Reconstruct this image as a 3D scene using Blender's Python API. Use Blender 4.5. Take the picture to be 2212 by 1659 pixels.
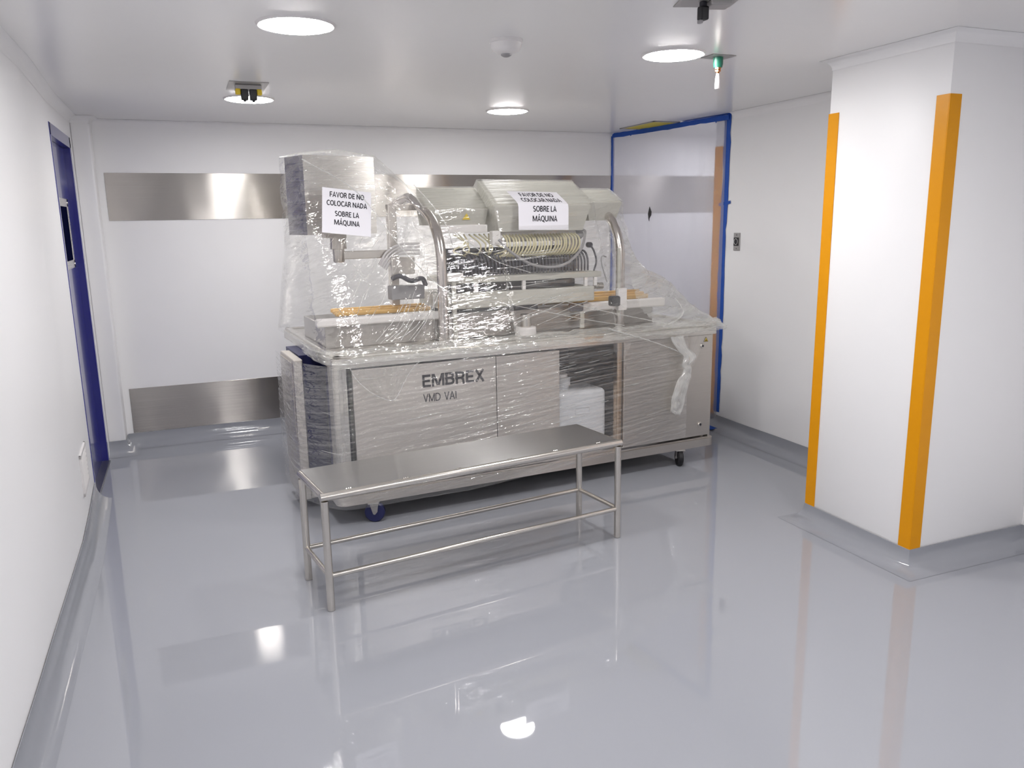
import bpy, bmesh, math, random
from mathutils import Vector, Matrix, noise

# ------------------------------------------------------------------ clearing, camera, world, exposure
for o in list(bpy.data.objects):
    bpy.data.objects.remove(o, do_unlink=True)
SC = bpy.context.scene
COL = SC.collection

FOC, YAW, PIT, ROL, CAMH = 1715.8, 0.3835, 0.2036, -0.0168, 1.6
fwd = Vector((math.sin(YAW) * math.cos(PIT), math.cos(YAW) * math.cos(PIT), -math.sin(PIT)))
rgt = Vector((math.cos(YAW), -math.sin(YAW), 0))
upv = rgt.cross(fwd)
r2 = rgt * math.cos(ROL) + upv * math.sin(ROL)
u2 = upv * math.cos(ROL) - rgt * math.sin(ROL)
cam = bpy.data.cameras.new('camera')
cam.sensor_fit = 'HORIZONTAL'
cam.sensor_width = 36.0
cam.lens = FOC / 2212 * 36.0
cam.clip_start = 0.02
camo = bpy.data.objects.new('camera', cam)
COL.objects.link(camo)
camo.matrix_world = Matrix(((r2.x, u2.x, -fwd.x, 0), (r2.y, u2.y, -fwd.y, 0), (r2.z, u2.z, -fwd.z, CAMH), (0, 0, 0, 1)))
SC.camera = camo

world = bpy.data.worlds.new('world')
SC.world = world
world.use_nodes = True
world.node_tree.nodes['Background'].inputs[0].default_value = (0.8, 0.8, 0.85, 1)
world.node_tree.nodes['Background'].inputs[1].default_value = 0.05
SC.view_settings.view_transform = 'Standard'
SC.view_settings.look = 'None'
SC.view_settings.gamma = 1.0
SC.view_settings.use_curve_mapping = False
SC.view_settings.exposure = 2.08
SC.cycles.use_adaptive_sampling = True
SC.cycles.adaptive_threshold = 0.04
SC.cycles.max_bounces = 7
SC.cycles.diffuse_bounces = 5
SC.cycles.glossy_bounces = 4
SC.cycles.transmission_bounces = 4
SC.cycles.transparent_max_bounces = 10
LAMP = 21.0           # radiance of the ceiling downlights

# ------------------------------------------------------------------ materials
def nodes(name):
    m = bpy.data.materials.new(name)
    m.use_nodes = True
    nt = m.node_tree
    return m, nt, nt.nodes, nt.links, nt.nodes['Principled BSDF']

def lin(c):
    return tuple(((x / 255) / 12.92 if x / 255 <= 0.04045 else ((x / 255 + 0.055) / 1.055) ** 2.4) for x in c) + (1,)

def simple(name, rgb, rough=0.5, metal=0.0, coat=0.0, spec=0.5, var=0.04, scale=6.0, bump=0.0, bscale=60.0, trans=0.0):
    m, nt, N, L, P = nodes(name)
    c = lin(rgb)
    tc = N.new('ShaderNodeTexCoord')
    nz = N.new('ShaderNodeTexNoise'); nz.inputs['Scale'].default_value = scale; nz.inputs['Detail'].default_value = 4
    L.new(tc.outputs['Object'], nz.inputs['Vector'])
    rp = N.new('ShaderNodeMapRange')
    rp.inputs['To Min'].default_value = 1 - var; rp.inputs['To Max'].default_value = 1 + var
    L.new(nz.outputs['Fac'], rp.inputs['Value'])
    mx = N.new('ShaderNodeVectorMath'); mx.operation = 'SCALE'
    mx.inputs[0].default_value = c[:3]
    L.new(rp.outputs[0], mx.inputs['Scale'])
    L.new(mx.outputs[0], P.inputs['Base Color'])
    P.inputs['Roughness'].default_value = rough
    P.inputs['Metallic'].default_value = metal
    P.inputs['Specular IOR Level'].default_value = spec
    P.inputs['Coat Weight'].default_value = coat
    P.inputs['Coat Roughness'].default_value = 0.05
    P.inputs['Transmission Weight'].default_value = trans
    if bump:
        n2 = N.new('ShaderNodeTexNoise'); n2.inputs['Scale'].default_value = bscale; n2.inputs['Detail'].default_value = 3
        L.new(tc.outputs['Object'], n2.inputs['Vector'])
        b = N.new('ShaderNodeBump'); b.inputs['Strength'].default_value = bump; b.inputs['Distance'].default_value = 0.01
        L.new(n2.outputs['Fac'], b.inputs['Height'])
        L.new(b.outputs[0], P.inputs['Normal'])
    return m

def steel(name, rgb=(218, 214, 208), rough=0.28, aniso=0.75, rot=0.25, streak=0.10, wav=0.0, sc=(1.5, 160.0), metal=1.0):
    m, nt, N, L, P = nodes(name)
    c = lin(rgb)
    P.inputs['Metallic'].default_value = metal
    P.inputs['Anisotropic'].default_value = aniso
    P.inputs['Anisotropic Rotation'].default_value = rot
    tg = N.new('ShaderNodeTangent'); tg.direction_type = 'UV_MAP'; tg.uv_map = 'UVMap'
    L.new(tg.outputs[0], P.inputs['Tangent'])
    uv = N.new('ShaderNodeUVMap'); uv.uv_map = 'UVMap'
    mp = N.new('ShaderNodeMapping'); mp.inputs['Scale'].default_value = (sc[0], sc[1], 1.0)
    L.new(uv.outputs[0], mp.inputs[0])
    nz = N.new('ShaderNodeTexNoise'); nz.inputs['Scale'].default_value = 1.0; nz.inputs['Detail'].default_value = 6
    L.new(mp.outputs[0], nz.inputs['Vector'])
    rp = N.new('ShaderNodeMapRange'); rp.inputs['To Min'].default_value = 1 - streak; rp.inputs['To Max'].default_value = 1 + streak
    L.new(nz.outputs['Fac'], rp.inputs['Value'])
    mx = N.new('ShaderNodeVectorMath'); mx.operation = 'SCALE'; mx.inputs[0].default_value = c[:3]
    L.new(rp.outputs[0], mx.inputs['Scale']); L.new(mx.outputs[0], P.inputs['Base Color'])
    r2_ = N.new('ShaderNodeMapRange'); r2_.inputs['To Min'].default_value = rough * 0.85; r2_.inputs['To Max'].default_value = rough * 1.15
    L.new(nz.outputs['Fac'], r2_.inputs['Value']); L.new(r2_.outputs[0], P.inputs['Roughness'])
    if wav:
        tc = N.new('ShaderNodeTexCoord')
        n2 = N.new('ShaderNodeTexNoise'); n2.inputs['Scale'].default_value = 2.2; n2.inputs['Detail'].default_value = 1
        L.new(tc.outputs['Object'], n2.inputs['Vector'])
        b = N.new('ShaderNodeBump'); b.inputs['Strength'].default_value = wav; b.inputs['Distance'].default_value = 0.05
        L.new(n2.outputs['Fac'], b.inputs['Height']); L.new(b.outputs[0], P.inputs['Normal'])
    return m

def emit(name, rgb, s):
    m, nt, N, L, P = nodes(name)
    P.inputs['Base Color'].default_value = (0.8, 0.8, 0.8, 1)
    P.inputs['Emission Color'].default_value = rgb + (1,)
    P.inputs['Emission Strength'].default_value = s
    return m

def film_mat(name, base, amp, su, sv, bump, gloss=0.075, rough=0.05, tint=(0.93, 0.93, 0.90), edge=0.35):
    """clear stretch film: mostly see-through, a milky share that follows the stretch streaks, a glossy skin"""
    m, nt, N, L, P = nodes(name)
    N.remove(P)
    out = N['Material Output']
    uv = N.new('ShaderNodeUVMap'); uv.uv_map = 'UVMap'
    mp = N.new('ShaderNodeMapping'); mp.inputs['Scale'].default_value = (su, sv, 1)
    L.new(uv.outputs[0], mp.inputs[0])
    nz = N.new('ShaderNodeTexNoise'); nz.inputs['Scale'].default_value = 1; nz.inputs['Detail'].default_value = 5; nz.inputs['Roughness'].default_value = 0.6
    nz.inputs['Distortion'].default_value = 0.3
    L.new(mp.outputs[0], nz.inputs['Vector'])
    rp = N.new('ShaderNodeMapRange'); rp.inputs['From Min'].default_value = 0.5; rp.inputs['From Max'].default_value = 0.78
    rp.inputs['To Min'].default_value = base; rp.inputs['To Max'].default_value = base + amp
    L.new(nz.outputs['Fac'], rp.inputs['Value'])
    tr = N.new('ShaderNodeBsdfTransparent'); tr.inputs[0].default_value = (0.985, 0.985, 0.98, 1)
    df = N.new('ShaderNodeBsdfDiffuse'); df.inputs[0].default_value = tint + (1,)
    tl = N.new('ShaderNodeBsdfTranslucent'); tl.inputs[0].default_value = tint + (1,)
    m1 = N.new('ShaderNodeMixShader'); m1.inputs[0].default_value = 0.45
    L.new(df.outputs[0], m1.inputs[1]); L.new(tl.outputs[0], m1.inputs[2])
    m2 = N.new('ShaderNodeMixShader')
    L.new(rp.outputs[0], m2.inputs[0]); L.new(tr.outputs[0], m2.inputs[1]); L.new(m1.outputs[0], m2.inputs[2])
    b = N.new('ShaderNodeBump'); b.inputs['Strength'].default_value = bump; b.inputs['Distance'].default_value = 0.006
    L.new(nz.outputs['Fac'], b.inputs['Height'])
    mp2 = N.new('ShaderNodeMapping'); mp2.inputs['Scale'].default_value = (14, 38, 1); mp2.inputs['Rotation'].default_value = (0, 0, 0.5)
    L.new(uv.outputs[0], mp2.inputs[0])
    n3 = N.new('ShaderNodeTexNoise'); n3.inputs['Scale'].default_value = 1; n3.inputs['Detail'].default_value = 2
    L.new(mp2.outputs[0], n3.inputs['Vector'])
    b2 = N.new('ShaderNodeBump'); b2.inputs['Strength'].default_value = bump; b2.inputs['Distance'].default_value = 0.02
    L.new(n3.outputs['Fac'], b2.inputs['Height']); L.new(b.outputs[0], b2.inputs['Normal'])
    gl = N.new('ShaderNodeBsdfGlossy'); gl.inputs['Roughness'].default_value = rough; gl.inputs[0].default_value = (1, 1, 1, 1)
    L.new(b2.outputs[0], gl.inputs['Normal'])
    lw = N.new('ShaderNodeLayerWeight'); lw.inputs[0].default_value = 0.25
    ml = N.new('ShaderNodeMath'); ml.operation = 'MULTIPLY_ADD'; ml.inputs[1].default_value = edge; ml.inputs[2].default_value = gloss
    L.new(lw.outputs['Facing'], ml.inputs[0])
    m3 = N.new('ShaderNodeMixShader')
    L.new(ml.outputs[0], m3.inputs[0]); L.new(m2.outputs[0], m3.inputs[1]); L.new(gl.outputs[0], m3.inputs[2])
    L.new(m3.outputs[0], out.inputs[0])
    return m

def sheet_mat(name):
    m, nt, N, L, P = nodes(name)
    N.remove(P)
    out = N['Material Output']
    rf = N.new('ShaderNodeBsdfRefraction'); rf.inputs['Roughness'].default_value = 0.34; rf.inputs['IOR'].default_value = 1.04
    rf.inputs[0].default_value = (0.95, 0.95, 0.97, 1)
    df = N.new('ShaderNodeBsdfDiffuse'); df.inputs[0].default_value = (0.86, 0.86, 0.94, 1)
    tl = N.new('ShaderNodeBsdfTranslucent'); tl.inputs[0].default_value = (0.86, 0.86, 0.94, 1)
    a = N.new('ShaderNodeMixShader'); a.inputs[0].default_value = 0.5
    L.new(df.outputs[0], a.inputs[1]); L.new(tl.outputs[0], a.inputs[2])
    tp_ = N.new('ShaderNodeBsdfTransparent'); tp_.inputs[0].default_value = (0.95, 0.95, 0.98, 1)
    rt = N.new('ShaderNodeMixShader'); rt.inputs[0].default_value = 0.42
    L.new(rf.outputs[0], rt.inputs[1]); L.new(tp_.outputs[0], rt.inputs[2])
    b = N.new('ShaderNodeMixShader'); b.inputs[0].default_value = 0.37
    L.new(rt.outputs[0], b.inputs[1]); L.new(a.outputs[0], b.inputs[2])
    tc = N.new('ShaderNodeTexCoord')
    nz = N.new('ShaderNodeTexNoise'); nz.inputs['Scale'].default_value = 5; nz.inputs['Detail'].default_value = 2
    L.new(tc.outputs['Object'], nz.inputs['Vector'])
    bp = N.new('ShaderNodeBump'); bp.inputs['Strength'].default_value = 0.3; bp.inputs['Distance'].default_value = 0.02
    L.new(nz.outputs['Fac'], bp.inputs['Height'])
    gl = N.new('ShaderNodeBsdfGlossy'); gl.inputs['Roughness'].default_value = 0.22
    L.new(bp.outputs[0], gl.inputs['Normal'])
    c = N.new('ShaderNodeMixShader'); c.inputs[0].default_value = 0.05
    L.new(b.outputs[0], c.inputs[1]); L.new(gl.outputs[0], c.inputs[2])
    L.new(c.outputs[0], out.inputs[0])
    return m

M = {}
M['wall'] = simple('white_enamel', (243, 242, 243), rough=0.42, spec=0.3, var=0.01, scale=1.5, bump=0.05, bscale=5)
M['ceiling'] = simple('ceiling_enamel', (238, 237, 237), rough=0.24, spec=0.5, var=0.01, scale=1.2, bump=0.04, bscale=4)
M['floor'] = simple('grey_epoxy', (160, 162, 169), rough=0.022, spec=0.62, var=0.02, scale=1.3, bump=0.010, bscale=2.2)
M['cove'] = simple('grey_epoxy_cove', (152, 154, 161), rough=0.10, spec=0.6, var=0.03, scale=3, bump=0.16, bscale=7)
M['steel'] = steel('brushed_steel')
M['steel_v'] = steel('brushed_steel_upright', rot=0.0, sc=(160.0, 1.5))
M['panel'] = steel('satin_steel_panel', rgb=(212, 206, 199), rough=0.36, streak=0.06)
M['band'] = steel('wall_band_steel', rgb=(186, 181, 176), rough=0.19, aniso=0.97, wav=0.12)
M['tube'] = steel('tube_steel', rgb=(214, 209, 202), rough=0.24, aniso=0.2, streak=0.05)
M['hood'] = steel('matte_steel', rgb=(204, 202, 194), rough=0.85, aniso=0.2, streak=0.05, metal=0.45)
M['midsteel'] = steel('mid_grey_steel', rgb=(176, 172, 168), rough=0.34)
M['hooptube'] = steel('hoop_tube_steel', rgb=(206, 200, 195), rough=0.22, aniso=0.2, streak=0.05)
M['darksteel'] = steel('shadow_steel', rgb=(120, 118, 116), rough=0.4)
M['blue'] = simple('blue_gloss_paint', (46, 48, 132), rough=0.16, coat=0.5, var=0.05)
M['bluedark'] = simple('navy_plastic', (30, 34, 84), rough=0.35, var=0.15)
M['yellow'] = simple('amber_paint', (224, 150, 0), rough=0.4, spec=0.3, var=0.05, bump=0.1, bscale=20)
M['tape'] = simple('blue_masking_tape', (24, 78, 172), rough=0.6, var=0.08, scale=30)
M['white'] = simple('white_plastic', (236, 232, 230), rough=0.35, var=0.02)
M['milk'] = simple('natural_polyethylene', (226, 228, 232), rough=0.4, var=0.03)
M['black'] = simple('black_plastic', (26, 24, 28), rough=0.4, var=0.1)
M['dark'] = simple('dark_rubber', (44, 44, 52), rough=0.5, var=0.1)
M['grey'] = simple('grey_plastic', (150, 148, 150), rough=0.45, var=0.05)
M['cable'] = simple('grey_cable', (74, 72, 80), rough=0.45, var=0.15)
M['hose'] = simple('cream_hose', (214, 206, 170), rough=0.35, var=0.08)
M['amber'] = simple('amber_rubber', (222, 178, 104), rough=0.4, var=0.12)
M['paper'] = simple('white_paper', (240, 238, 244), rough=0.75, var=0.01)
M['ink'] = simple('black_ink', (40, 38, 46), rough=0.7, var=0.1)
M['inkp'] = simple('panel_ink', (38, 36, 42), rough=0.5, var=0.1)
M['fixture'] = simple('fixture_white', (225, 222, 222), rough=0.4, var=0.02)
M['green'] = simple('green_pipe_fitting', (30, 108, 86), rough=0.4, var=0.1)
M['brass'] = simple('copper_fitting', (206, 140, 92), rough=0.25, metal=1.0, var=0.1)
M['warn'] = simple('warning_yellow', (232, 200, 40), rough=0.4, var=0.04)
M['plate'] = simple('grey_metal_plate', (168, 165, 164), rough=0.4, metal=0.45, var=0.06)
M['foam'] = simple('yellow_foam', (206, 190, 80), rough=0.8, var=0.1)
M['glassdark'] = simple('dark_glass', (14, 16, 44), rough=0.5, spec=0.0, var=0.05)
M['bronze'] = simple('threshold_aluminium', (120, 120, 128), rough=0.3, metal=0.8, var=0.1)
M['lamp'] = emit('downlight_diffuser', (1.0, 0.985, 0.975), LAMP)
M['lampdim'] = emit('passage_downlight_diffuser', (0.96, 0.96, 1.0), LAMP * 0.38)
M['film'] = film_mat('stretch_film', 0.025, 0.24, 3.0, 26.0, 0.55)
M['filmskirt'] = film_mat('stretch_film_banded', 0.03, 0.42, 1.1, 75.0, 0.7, gloss=0.11, tint=(0.90, 0.87, 0.86))
M['filmmilk'] = film_mat('stretch_film_doubled', 0.28, 0.35, 3.0, 22.0, 0.5, tint=(0.90, 0.90, 0.86))
M['filmroof'] = film_mat('stretch_film_over_hood', 0.26, 0.22, 3.0, 40.0, 0.4, gloss=0.015, rough=0.4, tint=(0.86, 0.86, 0.82), edge=0.06)
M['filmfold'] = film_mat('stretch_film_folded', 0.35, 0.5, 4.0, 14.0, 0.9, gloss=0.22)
M['sheet'] = sheet_mat('polythene_sheet')

# ------------------------------------------------------------------ mesh helpers
def tag(o, label=None, cat=None, group=None, kind=None):
    if label: o['label'] = label
    if cat: o['category'] = cat
    if group: o['group'] = group
    if kind: o['kind'] = kind
    return o

def empty(name, loc=(0, 0, 0), rz=0.0):
    o = bpy.data.objects.new(name, None)
    o.empty_display_size = 0.1
    COL.objects.link(o)
    o.location = loc
    o.rotation_euler = (0, 0, rz)
    return o

def boxuv(me):
    uv = me.uv_layers.get('UVMap') or me.uv_layers.new(name='UVMap')
    for p in me.polygons:
        n = p.normal
        a = (abs(n.x), abs(n.y), abs(n.z))
        for li in p.loop_indices:
            v = me.vertices[me.loops[li].vertex_index].co
            if a[2] >= a[0] and a[2] >= a[1]: t = (v.x, v.y)
            elif a[0] >= a[1]: t = (v.y, v.z)
            else: t = (v.x, v.z)
            uv.data[li].uv = t

def obj(name, bm, mat, parent=None, smooth=False, uv=True, angle=40):
    me = bpy.data.meshes.new(name)
    bmesh.ops.recalc_face_normals(bm, faces=bm.faces[:])
    bm.to_mesh(me)
    bm.free()
    if uv: boxuv(me)
    for m in (mat if isinstance(mat, list) else [mat]):
        me.materials.append(m)
    if smooth:
        me.shade_smooth()
        try: me.set_sharp_from_angle(angle=math.radians(angle))
        except Exception: pass
    o = bpy.data.objects.new(name, me)
    COL.objects.link(o)
    if parent: o.parent = parent
    return o

def box(bm, x0, x1, y0, y1, z0, z1, bev=0.0, seg=2):
    r = bmesh.ops.create_cube(bm, size=1.0)
    vs = r['verts']
    for v in vs:
        v.co = Vector((x0 + (v.co.x + .5) * (x1 - x0), y0 + (v.co.y + .5) * (y1 - y0), z0 + (v.co.z + .5) * (z1 - z0)))
    if bev:
        es = list({e for v in vs for e in v.link_edges})
        bmesh.ops.bevel(bm, geom=es, offset=bev, segments=seg, profile=0.5, affect='EDGES')
    return vs

def bbox(x0, x1, y0, y1, z0, z1, bev=0.0, seg=2):
    bm = bmesh.new()
    box(bm, x0, x1, y0, y1, z0, z1, bev, seg)
    return bm

def tube(bm, pts, r, n=12, caps=True):
    pts = [Vector(p) for p in pts]
    rings = []
    t0 = (pts[1] - pts[0]).normalized()
    ref = Vector((0, 0, 1)) if abs(t0.z) < 0.9 else Vector((1, 0, 0))
    nrm = t0.cross(ref).normalized()
    for i, p in enumerate(pts):
        if i == 0: t = t0
        elif i == len(pts) - 1: t = (pts[i] - pts[i - 1]).normalized()
        else: t = ((pts[i + 1] - p).normalized() + (p - pts[i - 1]).normalized()).normalized()
        nrm = (nrm - t * nrm.dot(t)).normalized()
        b = t.cross(nrm)
        rr = r[i] if isinstance(r, (list, tuple)) else r
        rings.append([bm.verts.new(p + (nrm * math.cos(2 * math.pi * k / n) + b * math.sin(2 * math.pi * k / n)) * rr) for k in range(n)])
    for a, c in zip(rings, rings[1:]):
        for k in range(n):
            bm.faces.new((a[k], a[(k + 1) % n], c[(k + 1) % n], c[k]))
    if caps:
        bm.faces.new(rings[0][::-1]); bm.faces.new(rings[-1])

def spline(pts, n=8):
    pts = [Vector(p) for p in pts]
    P = [pts[0] * 2 - pts[1]] + pts + [pts[-1] * 2 - pts[-2]]
    out = []
    for i in range(1, len(P) - 2):
        for k in range(n):
            t = k / n
            a, b, c, d = P[i - 1], P[i], P[i + 1], P[i + 2]
            out.append(0.5 * ((2 * b) + (c - a) * t + (2 * a - 5 * b + 4 * c - d) * t * t + (3 * b - a - 3 * c + d) * t ** 3))
    out.append(pts[-1])
    return out

def tubeobj(name, pts, r, mat, parent, n=12):
    bm = bmesh.new()
    tube(bm, pts, r, n)
    return obj(name, bm, mat, parent, smooth=True)

def lathe(bm, prof, n=32, c=(0, 0, 0), axis='z'):
    rings = []
    for (r, h) in prof:
        ring = []
        for k in range(n):
            a = 2 * math.pi * k / n
            p = (r * math.cos(a), r * math.sin(a), h)
            if axis == 'x': p = (h, p[0], p[1])
            if axis == 'y': p = (p[0], h, p[1])
            ring.append(bm.verts.new(Vector(p) + Vector(c)))
        rings.append(ring)
    for a, b in zip(rings, rings[1:]):
        for k in range(n):
            bm.faces.new((a[k], a[(k + 1) % n], b[(k + 1) % n], b[k]))
    bm.faces.new(rings[0][::-1]); bm.faces.new(rings[-1])

def lathed(name, prof, mat, parent=None, c=(0, 0, 0), axis='z', n=32):
    bm = bmesh.new()
    lathe(bm, prof, n, c, axis)
    return obj(name, bm, mat, parent, smooth=True)

def quads(bm, polys):
    for poly in polys:
        bm.faces.new([bm.verts.new(p) for p in poly])

def hexa(bm, bot, top):
    vb = [bm.verts.new(p) for p in bot]; vt = [bm.verts.new(p) for p in top]
    n = len(vb)
    bm.faces.new(vb[::-1]); bm.faces.new(vt)
    for k in range(n):
        bm.faces.new((vb[k], vb[(k + 1) % n], vt[(k + 1) % n], vt[k]))

def textmesh(body, size, bold=0.0, sx=1.0, align='CENTER', extrude=0.0):
    cu = bpy.data.curves.new('lettering', 'FONT')
    cu.body = body; cu.size = size; cu.offset = bold; cu.align_x = align; cu.extrude = extrude
    cu.resolution_u = 3
    t = bpy.data.objects.new('lettering_tmp', cu)
    COL.objects.link(t)
    dg = bpy.context.evaluated_depsgraph_get()
    me = bpy.data.meshes.new_from_object(t.evaluated_get(dg))
    bpy.data.objects.remove(t)
    bm = bmesh.new()
    bm.from_mesh(me)
    bpy.data.meshes.remove(me)
    for v in bm.verts: v.co.x *= sx
    return bm

def merge(dst, src):
    me = bpy.data.meshes.new('tmp'); src.to_mesh(me); src.free()
    dst.from_mesh(me); bpy.data.meshes.remove(me)

# ------------------------------------------------------------------ the room
ZC = 2.318
XR, YB, YF, XE = 3.686, 6.32, -5.0, 5.1        # right wall, back wall, wall behind the camera, corridor end
LW = [(-0.588, YF), (-0.588, 4.15), (-0.604, 4.6), (-0.624, 5.137)]

bm = bmesh.new(); quads(bm, [[(-1.0, YF, 0), (XE, YF, 0), (XE, YB, 0), (-1.0, YB, 0)]])
tag(obj('floor', bm, M['floor']), 'glossy light grey epoxy floor of the whole room', 'floor', kind='structure')
bm = bmesh.new(); quads(bm, [[(-1.0, YF, ZC), (-1.0, YB, ZC), (XE, YB, ZC), (XE, YF, ZC)]])
tag(obj('ceiling', bm, M['ceiling']), 'white semi gloss ceiling with round downlights', 'ceiling', kind='structure')

bm = bmesh.new()
box(bm, -0.75, XE, YB, YB + 0.1, 0, ZC)
tag(obj('wall_back', bm, M['wall']), 'white back wall behind the wrapped machine', 'wall', kind='structure')
# left wall with the door opening (Y 5.137..6.02, Z < 2.165)
bm = bmesh.new()
def wallseg(bm, a, b, z0, z1, t=-0.1):
    d = (Vector(b) - Vector(a)).normalized(); n = Vector((-d.y, d.x)) * (-t)
    p = [Vector(a), Vector(b), Vector(b) + n, Vector(a) + n]
    hexa(bm, [(q.x, q.y, z0) for q in p], [(q.x, q.y, z1) for q in p])
for a, b in zip(LW, LW[1:]): wallseg(bm, a, b, 0, ZC)
wallseg(bm, (-0.624, 5.137), (-0.624, 6.02), 2.165, ZC)
wallseg(bm, (-0.624, 6.02), (-0.624, YB), 0, ZC)
tag(obj('wall_left', bm, M['wall']), 'white wall on the left with the blue door', 'wall', kind='structure')
bm = bmesh.new(); box(bm, -0.624, -0.512, 6.14, YB, 0, ZC, 0.012, 3)
tag(obj('trim_1', bm, M['wall'], smooth=True), 'narrow white corner pilaster between blue door and back wall', 'pilaster', kind='structure')
bm = bmesh.new(); box(bm, XR, XR + 0.16, YF, 5.05, 0, ZC)
tag(obj('wall_right', bm, M['wall']), 'white wall on the right carrying the exit button', 'wall', kind='structure')
bm = bmesh.new(); box(bm, -0.75, XE, YF - 0.1, YF, 0, ZC)
tag(obj('wall_front', bm, M['wall']), 'white wall behind the viewer', 'wall', kind='structure')
bm = bmesh.new(); box(bm, XE, XE + 0.1, 4.9, YB, 0, ZC)
box(bm, XR + 0.16, XE, 4.9, 5.05, 0, ZC)
tag(obj('wall_corridor', bm, M['wall']), 'white walls of the side passage behind the plastic sheet', 'wall', kind='structure')
bm = bmesh.new(); box(bm, 2.943, XR, 2.475, 3.138, 0, ZC, 0.004, 2)
tag(obj('wall_pillar', bm, M['wall'], smooth=True), 'white square pillar with amber corner guards', 'pillar', kind='structure')

# coved skirting: the floor coating turned up the wall
def cove(name, path, label, h=0.1, d=0.085, z=0.001, wob=0.0):
    path = [Vector(p) for p in path]
    prof = [(0.004, h)] + [(d - (d - 0.006) * math.sin(math.pi / 2 * (1 - k / 8)), h * 0.92 * (1 - math.cos(math.pi / 2 * (1 - k / 8)))) for k in range(0, 9)]
    prof[1:1] = [(0.006, h - 0.001)]
    segs = [(b - a).normalized() for a, b in zip(path, path[1:])]
    bm = bmesh.new(); rows = []
    fine = []
    for i in range(len(path) - 1):
        n = max(1, int((path[i + 1] - path[i]).length / 0.12))
        for k in range(n):
            fine.append((path[i].lerp(path[i + 1], k / n), i if k else -i - 100))
    fine.append((path[-1], -len(path) - 99))
    for p, f in fine:
        if f >= 0 and f < 100: nn = Vector((-segs[f].y, segs[f].x)); sc = 1.0
        else:
            i = -f - 100
            if i == 0: nn = Vector((-segs[0].y, segs[0].x)); sc = 1
            elif i >= len(segs): nn = Vector((-segs[-1].y, segs[-1].x)); sc = 1
            else:
                n1 = Vector((-segs[i - 1].y, segs[i - 1].x)); n2 = Vector((-segs[i].y, segs[i].x))
                nn = (n1 + n2).normalized(); sc = 1 / max(0.35, nn.dot(n1))
        w = 1 + wob * noise.noise(Vector((p.x * 1.7, p.y * 1.7, 3.1)))
        rows.append([bm.verts.new((p.x + nn.x * dd * sc, p.y + nn.y * dd * sc, zz * w + z)) for dd, zz in prof])
    for a, b in zip(rows, rows[1:]):
        for k in range(len(prof) - 1):
            bm.faces.new((a[k], b[k], b[k + 1], a[k + 1]))
    return tag(obj(name, bm, M['cove'], smooth=True, angle=60), label, 'skirting', kind='structure')

# path direction keeps the room on the left-hand side of travel
cove('baseboard_left', [(-0.624, 5.13), (-0.604, 4.6), (-0.588, 4.15), (-0.588, YF)], 'grey coved skirting along the left wall', h=0.105, wob=0.12)
cove('baseboard_back', [(XR + 1.3, YB), (-0.512, YB), (-0.512, 6.14), (-0.624, 6.14)], 'grey coved skirting along the back wall', h=0.104, d=0.09, wob=0.05)
cove('baseboard_right', [(XR, 3.138), (XR, 5.052), (XR + 0.5, 5.052)], 'grey coved skirting under the exit button wall', h=0.1, d=0.1, wob=0.04)
cove('baseboard_pillar', [(XR, YF), (XR, 2.475), (2.943, 2.475), (2.943, 3.138), (XR, 3.138)], 'grey coved skirting around the pillar foot', h=0.096, d=0.1, wob=0.04)

def cornice(name, path, label, r=0.045):
    path = [Vector(p) for p in path]
    segs = [(b - a).normalized() for a, b in zip(path, path[1:])]
    nn = []
    for i in range(len(path)):
        if i in (0, len(path) - 1):
            q = segs[0] if i == 0 else segs[-1]; nn.append(Vector((-q.y, q.x)))
        else:
            n1 = Vector((-segs[i - 1].y, segs[i - 1].x)); n2 = Vector((-segs[i].y, segs[i].x)); m_ = (n1 + n2).normalized()
            nn.append(m_ / max(0.35, m_.dot(n1)))
    prof = [(r * (1 - math.cos(math.pi / 2 * k / 8)), r * (1 - math.sin(math.pi / 2 * k / 8))) for k in range(9)]
    prof = [(0.0008 + d, ZC - 0.0008 - r + (r - h)) for d, h in prof]
    bm = bmesh.new()
    rows = [[bm.verts.new((p.x + n.x * d, p.y + n.y * d, z)) for d, z in prof] for p, n in zip(path, nn)]
    for a, b in zip(rows, rows[1:]):
        for k in range(len(prof) - 1): bm.faces.new((a[k], b[k], b[k + 1], a[k + 1]))
    tag(obj(name, bm, M['wall'], smooth=True, angle=50), label, 'cornice', kind='structure')
cornice('trim_2', [(-0.624, 6.14), (-0.624, 5.137), (-0.604, 4.6), (-0.588, 4.15), (-0.588, YF)], 'white coved cornice above the left wall')
cornice('trim_3', [(3.52, YB), (-0.512, YB), (-0.512, 6.14), (-0.624, 6.14)], 'white coved cornice above the back wall')
cornice('trim_4', [(XR, YF), (XR, 2.475), (2.943, 2.475), (2.943, 3.138), (XR, 3.138), (XR, 4.86)], 'white coved cornice above the right wall and pillar')

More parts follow.
